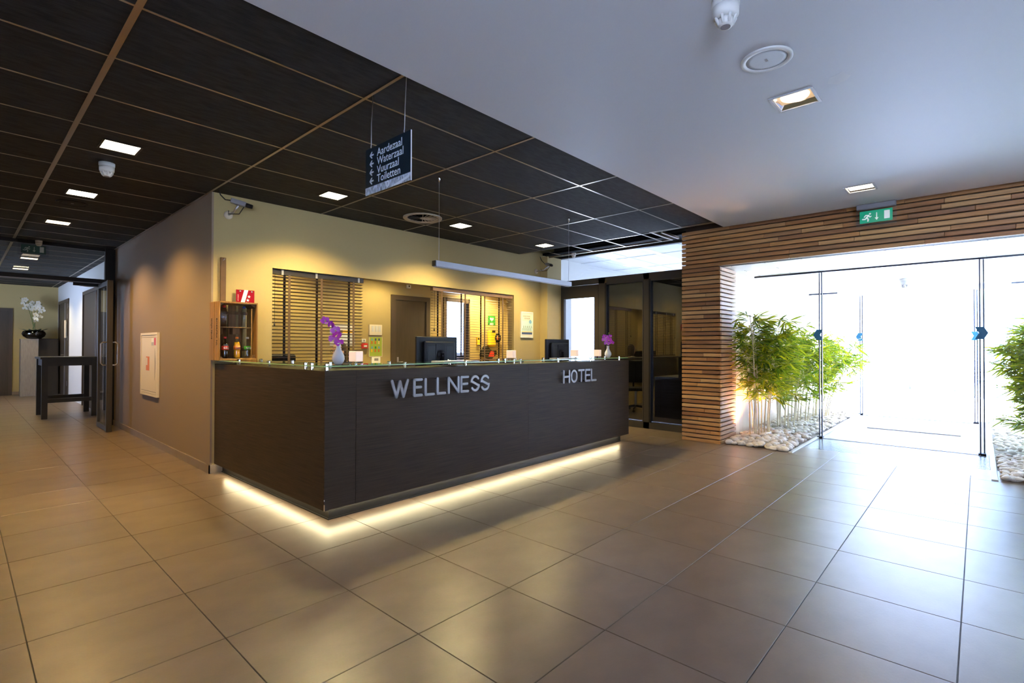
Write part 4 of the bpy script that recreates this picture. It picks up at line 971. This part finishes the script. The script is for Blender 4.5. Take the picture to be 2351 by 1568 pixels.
# ---- exit signs
def running_man(mb, mt_, ox, oz, k, d):
    def P(*pts): return [(ox+x*k, oz+z*k) for x, z in pts]
    w = .115*k
    mb.ribbon(P((.08, .16), (-.12, -.12)), w*1.7, d, mt_, 4); mb.ribbon(P((-.12, -.12), (-.28, -.26), (-.52, -.24)), w*1.25, d, mt_, 4); mb.ribbon(P((-.10, -.12), (.06, -.28), (.02, -.52)), w*1.25, d, mt_, 4)
    mb.ribbon(P((.06, .20), (-.20, .22), (-.34, .02)), w, d, mt_, 4); mb.ribbon(P((.10, .16), (.22, -.04), (.34, .04)), w, d, mt_, 4)
    mb.prism([(ox+(.24+.11*math.cos(a))*k, oz+(.36+.11*math.sin(a))*k) for a in [2*math.pi*q/14 for q in range(14)]], d, mt_)
def exit_sign(x, y, z, lab, g, wmat, hw, hh, lit):
    t = empty('exit_sign', (x, y, z)); tag(t, lab, 'sign', None)
    box('holder', 'acrylic', (.002, .006, -hw-.035, hw+.035, -hh-.035, hh+.085), t)
    box('panel', g, (-.003, .0015, -hw, hw, -hh, hh), t)
    mt_ = face_nx(-.0032, 0, 0); mb = MB(); running_man(mb, mt_, -hw*.50, 0.0, hh*1.35, .0006); mb.build('running_figure', wmat, t)
    mb = MB(); mb.ribbon([(hw*.05, hh*.55), (hw*.05, -hh*.45)], hh*.13, .0006, mt_, 2); mb.prism([(hw*.05-hh*.28, -hh*.25), (hw*.05, -hh*.68), (hw*.05+hh*.28, -hh*.25)], .0006, mt_); mb.build('arrow', wmat, t)
    mb = MB(); mb.prism([(hw*.50, -hh*.62), (hw*.84, -hh*.62), (hw*.84, hh*.72), (hw*.50, hh*.72)], .0006, mt_); mb.build('door_symbol', wmat, t)
    if lit: MB().cbox(-.02, .03, -hw-.03, hw+.03, hh+.018, 2.8502-z, .008).build('lamp_housing', 'grey', t)
    return t
exit_sign(6.665, .8095, 2.71, 'green lit exit sign with running figure below the white ceiling', 'exitgreen', 'exitwhite', .1445, .065, True)
es2 = exit_sign(.765, 10.385, 2.725, 'dim green exit sign behind the corridor glass screen', 'darkgreen', 'darkwhite', .136, .062, False); es2.rotation_euler = (0, 0, math.pi/2)

# ================================================================== CORRIDOR: GLASS SCREEN, TABLE, ORCHID
hs_ = struct(empty('door_6', (1.0, YG, 0)))
def hb(nm, mt, *b): return box(nm, mt, b, hs_)
hb('post', 'black', .615, .745, -.05, .04, 0, ZC); hb('head', 'black', -2.6, .62, -.03, .03, 2.285, 2.36); hb('head', 'black', -2.6, .62, -.035, .03, ZC-.05, ZC)
hb('head_cap', 'alu', -2.6, .62, -.038, -.031, 2.280, 2.296)
hb('transom_pane', 'glass', -2.6, .615, -.004, .004, 2.36, ZC-.05)
hb('fixed_pane', 'glass', -2.6, -.85, -.004, .004, 0.0, 2.285); hb('post', 'black', -.88, -.83, -.03, .03, 0, 2.285)
hb('closer_body', 'black', .22, .57, -.055, -.03, 2.235, 2.283); MB().tube([(.30, -.05, 2.235), (.36, -.12, 2.225), (.54, -.08, 2.23)], .008, 6).build('closer_arm', 'alu', hs_)
# opened leaf, hinged at the post
lf = empty('open_leaf', (.545, -.04, 0)); lf.parent = hs_
box('stile', 'frame', (-.035, .035, -.86, -.80, .01, 2.27), lf); box('stile', 'frame', (-.02, .02, -.06, 0, .01, 2.27), lf); box('pane', 'glass', (-.004, .004, -.80, -.06, .08, 2.20), lf); box('rail', 'frame', (-.02, .02, -.80, -.06, 2.20, 2.27), lf); box('rail', 'frame', (-.02, .02, -.80, -.06, .01, .08), lf)
box('edge_trim', 'frame', (-.006, .006, -.863, -.8605, .01, 2.27), lf)
for s_ in (-1, 1): MB().tube([(s_*.02, -.83, 1.34), (s_*.075, -.83, 1.345), (s_*.10, -.83, 1.32), (s_*.10, -.83, 1.03), (s_*.075, -.83, 1.0), (s_*.02, -.83, 1.005)], .011, 10).build('pull_handle', 'steel', lf, True)
# bar table
t = empty('bar_table', (1.39, 12.5, 0)); tag(t, 'tall black wooden bar table standing in the corridor', 'table')
for x in (-.34, .34):
    for y in (-.42, .42): box('leg', 'table', (x-.04, x+.04, y-.04, y+.04, 0, 1.05), t)
box('table_top', 'table', (-.40, .40, -.48, .48, 1.05, 1.085), t); box('apron', 'table', (-.30, .30, -.44, -.41, .93, 1.05), t); box('apron', 'table', (-.30, .30, .41, .44, .93, 1.05), t)
box('apron', 'table', (-.36, -.33, -.38, .38, .93, 1.05), t); box('apron', 'table', (.33, .36, -.38, .38, .93, 1.05), t)
box('foot_rail', 'table', (-.30, .30, -.45, -.40, .28, .35), t); box('foot_rail', 'table', (-.30, .30, .40, .45, .28, .35), t)
# pedestal, dark column, bowl with white orchids
t = empty('plinth_pillar', (1.255, 17.9, 0)); tag(t, 'tall square grey pedestal carrying the orchid bowl', 'pedestal'); box('shaft', 'stone', (-.165, .165, -.165, .165, 0, 1.43), t); box('cap', 'stone', (-.17, .17, -.17, .17, 1.43, 1.455), t)
t = empty('dark_column', (1.63, 18.1, 0)); tag(t, 'dark square column standing beside the grey pedestal', 'column'); box('shaft', 'frame', (-.19, .19, -.19, .19, 0, 1.455), t); box('cap', 'black', (-.195, .195, -.195, .195, 1.455, 1.47), t)
t = empty('orchid_bowl', (1.34, 17.82, 1.4555)); tag(t, 'smoked glass bowl of tall white orchids on the pedestal', 'flower bowl')
MB().lathe([(.06, 0), (.14, .012), (.21, .07), (.235, .13), (.215, .19), (.17, .225), (.165, .225), (.21, .185), (.228, .13), (.20, .07), (.13, .02), (.01, .015)], n=32).build('bowl', 'bowl', t, True)
MB().lathe([(.01, .02), (.12, .025), (.19, .07), (.215, .12), (.01, .13)], n=24).build('moss', 'backing', t, True)
for k in range(12):
    a = k*2.4; L = random.uniform(.16, .26); mb = MB(); petal_fan(mb, Vector((.05*math.cos(a), .05*math.sin(a), .18)), Vector((math.cos(a), math.sin(a), .25)).normalized(), Vector((0, 0, 1)), Vector((0, 0, 1)), 0, L, .08, .15); mb.build('leaf', mat('dark_leaf', (0.02, 0.05, 0.015), .4) if k == 0 else bpy.data.materials['dark_leaf'], t, True)
for k, (lx, hz) in enumerate(((.36, 1.05), (.20, 1.02), (-.02, .95), (-.20, .90), (-.12, .62))):
    left = Vector((-RT.x, -RT.y, 0)); p0 = Vector((random.uniform(-.05, .05), random.uniform(-.05, .05), .15)); p2 = left*lx+Vector((0, 0, hz)); p1 = left*lx*.3+Vector((0, 0, hz*.85))
    pts = [p0*(1-s)**2+p1*2*s*(1-s)+p2*s*s for s in [q/8 for q in range(9)]]; sp = MB().tube(pts, .006, 5).build('stem', 'stem', t, True)
    for q in range(6):
        c = pts[8]*(q/6)+pts[4]*(1-q/6); orchid(sp, c+Vector((random.uniform(-.07, .07), random.uniform(-.05, .05), random.uniform(-.05, .08))), Vector((-.2+random.uniform(-.5, .5), -1, random.uniform(-.2, .3))), .10, 'wpetal', turn=random.uniform(-.5, .5))
# corridor doors
def hall_door(n, y0, y1, zt):
    d = struct(empty('door_%d' % n, (1.86, (y0+y1)/2, 0))); w = (y1-y0)/2
    box('frame', 'doorframe', (-.02, .06, -w, -w+.07, 0, zt), d); box('frame', 'doorframe', (-.02, .06, w-.07, w, 0, zt), d); box('frame', 'doorframe', (-.02, .06, -w+.07, w-.07, zt-.07, zt), d)
    box('leaf', 'doorwood', (.0, .04, -w+.07, w-.07, .01, zt-.07), d); box('door_edge', 'steel', (-.022, -.002, -w+.62, -w+.65, .01, zt-.08), d)
    MB().tube([(0, -w+.85, 1.05), (-.05, -w+.85, 1.05), (-.05, -w+.97, 1.05)], .01, 6).build('handle', 'steel', d)
    for z in (.3, 1.4, 1.95, 2.2): box('hinge', 'steel', (-.026, -.02, -w+.10, -w+.13, z, z+.12), d)
hall_door(7, 12.15, 14.35, 2.45); hall_door(8, 16.4, 18.2, 2.45)
d = struct(empty('door_9', (.45, 18.45, 0))); box('frame', 'doorframe', (-.55, .53, -.03, 0, 0, 2.25), d); box('leaf', 'doorwood', (-.48, .46, -.04, -.031, .01, 2.18), d)
t = empty('door_notice', (1.855, 16.75, 1.7)); tag(t, 'small pale notice on the far corridor door', 'notice'); box('sheet', 'cream', (-.02, -.002, -.12, .12, -.22, .22), t); t.location.x = 1.84

# ================================================================== RECEPTIONIST (seen mirrored in the dark panes) AND CHAIR
PX, PYY = 3.53, 6.40
t = empty('office_chair', (5.62, 5.12, 0), .9); tag(t, 'empty black swivel office chair between the counter and the beige wall', 'chair')
MB().cbox(-.23, .23, -.22, .22, .42, .48, .02).build('seat', 'black', t); MB().cbox(-.20, .20, .22, .27, .56, 1.02, .02).build('backrest', 'black', t); MB().tube([(0, 0, .10), (0, 0, .42)], .025, 10).build('gas_column', 'steel', t); MB().tube([(0, .12, .42), (0, .27, .44), (0, .275, .70)], .018, 8).build('back_stem', 'black', t)
for k in range(5):
    a = k*2*math.pi/5; l = MB().tube([(0, 0, .11), (.27*math.cos(a), .27*math.sin(a), .07)], [.022, .015], 8).build('leg', 'black', t); MB().lathe([(.025, -.012), (.025, .012)], (.27*math.cos(a), .27*math.sin(a), .027), 12, 'y').build('castor', 'black', l, True)
t2 = copy_tree(t); t2.location = (PX, PYY+.02, 0); t2.rotation_euler = (0, 0, math.radians(-75)); t2['label'] = 'black swivel office chair under the seated person behind the left blind'
def skin_obj(name, verts, edges, radii, mt, parent, root=0, sub=2):
    me = bpy.data.meshes.new(name); me.from_pydata(verts, edges, []); me.update(); o = bpy.data.objects.new(name, me); COL.objects.link(o); o.parent = parent
    sk = o.modifiers.new('skin', 'SKIN'); sl = me.skin_vertices[0].data if me.skin_vertices else None
    for i, r in enumerate(radii): sl[i].radius = (r, r) if not isinstance(r, tuple) else r; sl[i].use_root = (i == root)
    sk.use_smooth_shade = True; s2 = o.modifiers.new('sub', 'SUBSURF'); s2.levels = sub; s2.render_levels = sub
    me.materials.append(M[mt]); return o
pn = empty('person', (PX, PYY, 0), math.radians(-75)); tag(pn, 'seated person in a pale blouse with dark hair and glasses behind the left blind', 'person')
V = [(0,0,.56),(0,.02,.72),(0,.03,.90),(0,.02,1.00),(0,0,1.06),(0,-.01,1.10)]; E = [(0,1),(1,2),(2,3),(3,4),(4,5)]; Rr = [.13,.12,.135,.11,.05,.045]
for s_ in (-1, 1):
    b = len(V); V += [(s_*.09,-.03,.55),(s_*.11,-.40,.54),(s_*.11,-.43,.12),(s_*.11,-.44,.07),(s_*.11,-.55,.045)]; E += [(0,b),(b,b+1),(b+1,b+2),(b+2,b+3),(b+3,b+4)]; Rr += [.09,.065,.042,.04,.035]
    b = len(V); V += [(s_*.17,.02,.99),(s_*.23,.0,.78),(s_*.15,-.26,.80),(s_*.13,-.34,.79)]; E += [(3,b),(b,b+1),(b+1,b+2),(b+2,b+3)]; Rr += [.058,.045,.034,.028]
body = skin_obj('body', V, E, Rr, 'shirt', pn)
hd = MB().lathe([(.001,-.115),(.045,-.108),(.062,-.075),(.072,-.03),(.078,.02),(.076,.06),(.06,.10),(.03,.122),(.001,.128)], n=24)
hd.v = [(x*.95, y*1.15, z) for x, y, z in hd.v]; head = hd.build('head', 'skin', pn, True, (0, -.03, 1.215))
MB().lathe([(.001,-.02),(.012,-.012),(.010,.01),(.001,.03)], (0, -.095, -.015), 10).build('nose', 'skin', head, True)
for s_ in (-1, 1):
    MB().lathe([(.001,-.03),(.014,-.015),(.018,.01),(.001,.03)], (s_*.076, .0, -.005), 10).build('ear', 'skin', head, True); MB().lathe([(.001,-.008),(.009,0),(.001,.008)], (s_*.03, -.078, .012), 10).build('eye', 'hair', head, True)
    MB().tube([(s_*.03+.024*math.cos(a), -.094, .010+.020*math.sin(a)) for a in [k*math.pi/6 for k in range(13)]], .002, 5).build('spectacle_rim', 'black', head); MB().tube([(s_*.054, -.092, .012), (s_*.077, .0, .012)], .0018, 5).build('spectacle_arm', 'black', head)
MB().tube([(-.022, -.088, -.062), (0, -.093, -.064), (.022, -.088, -.062)], .004, 6).build('mouth', 'red', head, True)
hh_ = MB().lathe([(.080,-.16),(.092,-.10),(.094,-.02),(.092,.05),(.076,.105),(.04,.138),(.001,.145)], n=24); hh_.v = [(x*.98, y*(1.12 if y > 0 else .62)+.018, z+(.0 if y > -.02 else max(0, .06-z)*.6)) for x, y, z in hh_.v]; hh_.build('hair', 'hair', head, True)
for s_ in (-1, 1):
    hv = [(s_*.13,-.33,.79),(s_*.125,-.375,.79),(s_*.12,-.41,.785)]; he_ = [(0,1),(1,2)]; hr = [.026,.034,.030]
    for k, (dx, L) in enumerate(((-.026, .055), (-.009, .068), (.009, .064), (.026, .05))):
        b = len(hv); x = s_*.12+dx; hv += [(x, -.425, .785), (x, -.425-L*.55, .780), (x, -.425-L, .762)]; he_ += [(2, b), (b, b+1), (b+1, b+2)]; hr += [.009, .0085, .007]
    b = len(hv); hv += [(s_*.12-s_*.035, -.385, .785), (s_*.12-s_*.055, -.42, .775)]; he_ += [(1, b), (b, b+1)]; hr += [.010, .008]
    skin_obj('hand', hv, he_, hr, 'skin', pn, 0, 1)
for s_ in (-1, 1): skin_obj('trouser_leg', [(s_*.085,-.02,.545),(s_*.11,-.40,.545),(s_*.11,-.44,.16)], [(0,1),(1,2)], [.105,.080,.062], 'trouser', pn, 0, 1)

# ================================================================== ENTRANCE PLANTING
leaf_me = MB().add([(0,0,0),(.03,.0075,.002),(.075,.0095,.0),(.125,.006,-.008),(.16,0,-.018),(.03,-.0075,.002),(.075,-.0095,0),(.125,-.006,-.008),(.03,0,-.002),(.075,0,-.004),(.125,0,-.012)],
    [(0,8,1),(8,9,2,1),(9,10,3,2),(10,4,3),(0,5,8),(5,6,9,8),(6,7,10,9),(7,4,10)]).mesh('leaf', 'leaf', True)
LV = [v.co.copy() for v in leaf_me.vertices]; LF = [tuple(p.vertices) for p in leaf_me.polygons]
def free_spot(a, b): return b < 2.60 and not (a < 7.0) and not (b > 2.52 and a < 7.48)
def bamboo(x, y, h, ncul, spread, lab, seed, lean=(0, 0), lim=220, dens=1.0, zmin=.34, crown=.5):
    rnd = random.Random(seed)
    t = empty('bamboo_plant', (x, y, .0)); tag(t, lab, 'plant', 'bamboo plants in the pebble beds')
    leaves = []; twigs = MB()
    for c in range(ncul):
        a = rnd.uniform(0, 6.28); r0 = rnd.uniform(.02, .16)*spread; bx, by = r0*math.cos(a), r0*math.sin(a)
        hh = h*rnd.uniform(.66, 1.0); tx, ty = bx*2.2+lean[0]+rnd.uniform(-.08, .08), by*2.2+lean[1]+rnd.uniform(-.08, .08)
        pts = [Vector((bx+(tx-bx)*s*s, by+(ty-by)*s*s, hh*s)) for s in [q/9 for q in range(10)]]
        rad = [.011*(1-.6*q/9) for q in range(10)]
        cm = MB().tube(pts, rad, 7)
        for q in range(1, 9): cm.lathe([(rad[q]*1.0, -.006), (rad[q]*1.22, 0), (rad[q]*1.0, .006)], pts[q], 7)
        cm.build('culm', 'culm', t, True)
        nb = int(19*dens)
        for b in range(nb):
            s = zmin+(1-zmin)*((b+rnd.random())/nb)**.62; s = min(.985, s)
            i = min(8, int(s*9)); p = pts[i].lerp(pts[i+1], s*9-i)
            az = rnd.uniform(0, 6.28); el = rnd.uniform(.05, .75); L = rnd.uniform(.16, .40)*(1.15-.45*s)
            d = Vector((math.cos(az)*math.cos(el), math.sin(az)*math.cos(el), math.sin(el)))
            e = p+d*L; twigs.tube([p, p+d*L*.5, e-Vector((0, 0, L*.12))], [.003, .002, .0012], 4)
            for q in range(rnd.randint(8, 13)):
                f = rnd.uniform(.35, 1.0); lp = p+d*L*f-Vector((0, 0, L*.12*f*f)); la = az+rnd.uniform(-1.1, 1.1); le = rnd.uniform(-.65, .55)
                ld = Vector((math.cos(la)*math.cos(le), math.sin(la)*math.cos(le), math.sin(le)))
                sz = rnd.uniform(.9, 1.45); tp = lp+ld*.16*sz
                if all(free_spot(x+v.x, y+v.y) for v in (lp, tp)): leaves.append((lp, ld, sz, rnd.uniform(-.8, .8)))
    twigs.build('twigs', 'culm', t)
    rnd.shuffle(leaves); mb = MB()
    for i, (lp, ld, sc, tw) in enumerate(leaves):
        if i < lim:
            o = inst('leaf', leaf_me, t, lp, (0, 0, 0), (sc, sc, sc)); q = ld.to_track_quat('X', 'Z'); o.rotation_euler = (q @ Matrix.Rotation(tw, 3, 'X').to_quaternion()).to_euler()
        else:
            mt_ = Matrix.Translation(lp) @ (ld.to_track_quat('X', 'Z').to_matrix() @ Matrix.Rotation(tw, 3, 'X')).to_4x4() @ Matrix.Diagonal((sc, sc, sc, 1))
            mb.add([mt_ @ v for v in LV], LF)
    o = mb.build('leaf_mass', 'leaf', t, True); o['kind'] = 'stuff'
    return t
bamboo(7.50, 2.22, 1.78, 10, 1.0, 'tall leafy bamboo clump beside the slatted pillar', 11, (-.02, 0), dens=1.25, zmin=.36)
bamboo(8.72, 2.25, 1.60, 8, 1.0, 'bamboo clump just behind the first glass screen', 12, (0, -.05))
bamboo(9.55, 2.22, 1.58, 8, 1.0, 'middle bamboo clump along the pale entrance wall', 13, (.05, -.15))
bamboo(10.5, 2.10, 1.58, 8, 1.2, 'sunlit bamboo clump farther along the entrance wall', 14, (.1, -.30))
bamboo(8.75, -.62, 1.72, 9, 1.1, 'leafy bamboo clump in the bed right of the doorway', 15, (0, .05), dens=2.1, zmin=.14)
bamboo(9.9, -.75, 1.6, 6, 1.1, 'bamboo clump deeper in the bed right of the doorway', 16, (0, .05))
# pebbles
peb = []
for k in range(6):
    bm = bmesh.new(); bmesh.ops.create_icosphere(bm, subdivisions=2, radius=1); r = random.Random(40+k)
    for v in bm.verts: v.co *= 1+.10*math.sin(v.co.x*2.3+k)+.07*math.sin(v.co.y*3.1+2*k)
    me = bpy.data.meshes.new('pebble'); bm.to_mesh(me); bm.free(); me.materials.append(M['pebble'])
    for p in me.polygons: p.use_smooth = True
    peb.append(me)
bm = bmesh.new(); bmesh.ops.create_icosphere(bm, subdivisions=1, radius=1); PV = [v.co.copy() for v in bm.verts]; PF = [tuple(v.index for v in f.verts) for f in bm.faces]; bm.free()
rp = random.Random(3); spots_ = []
def scatter(x0, x1, y0, y1, n, side, mound=0.0):
    for _ in range(n):
        x, y = rp.uniform(x0, x1), rp.uniform(y0, y1); a = rp.uniform(.026, .058)
        mnd = mound*math.exp(-((x-7.45)**2/.12+(y-2.15)**2/.06)) if side == 'left' else 0
        edge = min(1, .35+min(x-x0, y1-y if side == 'right' else y-y0)*2.2)
        spots_.append((x, y, rp.uniform(.0, .05)*edge+mnd+a*.35, a, a*rp.uniform(.62, .9), a*rp.uniform(.42, .62), rp.uniform(0, 6.28), rp.uniform(-.4, .4), side))
scatter(6.97, 8.34, 1.77, 2.50, 620, 'left', .05); scatter(8.42, 11.7, 1.77, 2.58, 900, 'left')
scatter(6.91, 8.34, -1.2, -.17, 700, 'right'); scatter(8.42, 11.0, -1.6, -.17, 700, 'right')
spots_.sort(key=lambda q: q[0]**2+q[1]**2-(30*q[2]))
bed = {'left': MB(), 'right': MB()}; cnt = 0
for q in spots_:
    if cnt < 300 and in_frame((q[0], q[1], q[2]), 0) and (q[8] == 'left' or cnt < 120 or cnt % 2):
        o = inst('pebble', peb[cnt % 6], None, q[:3], (q[7], q[7]*.6, q[6]), q[3:6]); cnt += 1
        tag(o, 'smooth white pebble in the bed %s' % ('at the foot of the slatted pillar' if q[8] == 'left' else 'right of the doorway'), 'pebble', 'white pebbles in the %s bed' % ('pillar' if q[8] == 'left' else 'doorway'))
    else:
        mt_ = Matrix.Translation(q[:3]) @ Matrix.Rotation(q[6], 4, 'Z') @ Matrix.Rotation(q[7], 4, 'X') @ Matrix.Diagonal((q[3], q[4], q[5], 1)); bed[q[8]].add([mt_ @ v for v in PV], PF)
for s_ in bed: tag(bed[s_].build('pebble_fill', 'pebble', None, True), 'layer of white pebbles filling the bed %s' % ('along the entrance wall' if s_ == 'left' else 'right of the doorway'), 'pebbles', kind='stuff')
# warm uplight behind the pillar
u = empty('garden_uplight', (7.62, 2.50, .02)); tag(u, 'small warm uplight among the pebbles behind the slatted pillar', 'lamp'); MB().lathe([(.035, 0), (.04, .05), (.034, .055)], n=16).build('housing', 'black', u, True); MB().lathe([(.001, .0555), (.030, .0555)], n=16).build('lens', 'lampdim', u)
spot('uplight_bulb', (7.60, 2.46, .12), 120, (1.0, .48, .16), 130, .6, .03, target=(7.66, 2.62, 1.1))

# ================================================================== TERRACE OUTSIDE
def garden_chair(x, y, rz, lab):
    t = empty('garden_chair', (x, y, -.01), rz); tag(t, lab, 'chair', 'terrace chairs')
    MB().cbox(-.27, .27, -.26, .26, .38, .45, .02).build('seat', 'wicker', t); MB().cbox(-.27, .27, .22, .28, .45, .95, .02).build('backrest', 'wicker', t)
    for a in (-.24, .24):
        for b in (-.23, .24): box('leg', 'wicker', (a-.02, a+.02, b-.02, b+.02, 0, .38), t)
        MB().tube([(a, .24, .66), (a, -.22, .66), (a, -.24, .40)], .02, 8).build('armrest', 'wicker', t)
    return t
garden_chair(20.4, .25, 2.9, 'grey wicker terrace chair facing the table outside'); garden_chair(18.2, -.02, 2.6, 'grey wicker terrace chair nearest the glass doors outside')
t = empty('garden_table', (20.0, 1.25, -.01)); tag(t, 'low grey terrace table outside the glass doors', 'table'); box('table_top', 'wicker', (-.6, .6, -.45, .45, .70, .74), t)
for a in (-.5, .5):
    for b in (-.37, .37): box('leg', 'wicker', (a-.03, a+.03, b-.03, b+.03, 0, .70), t)
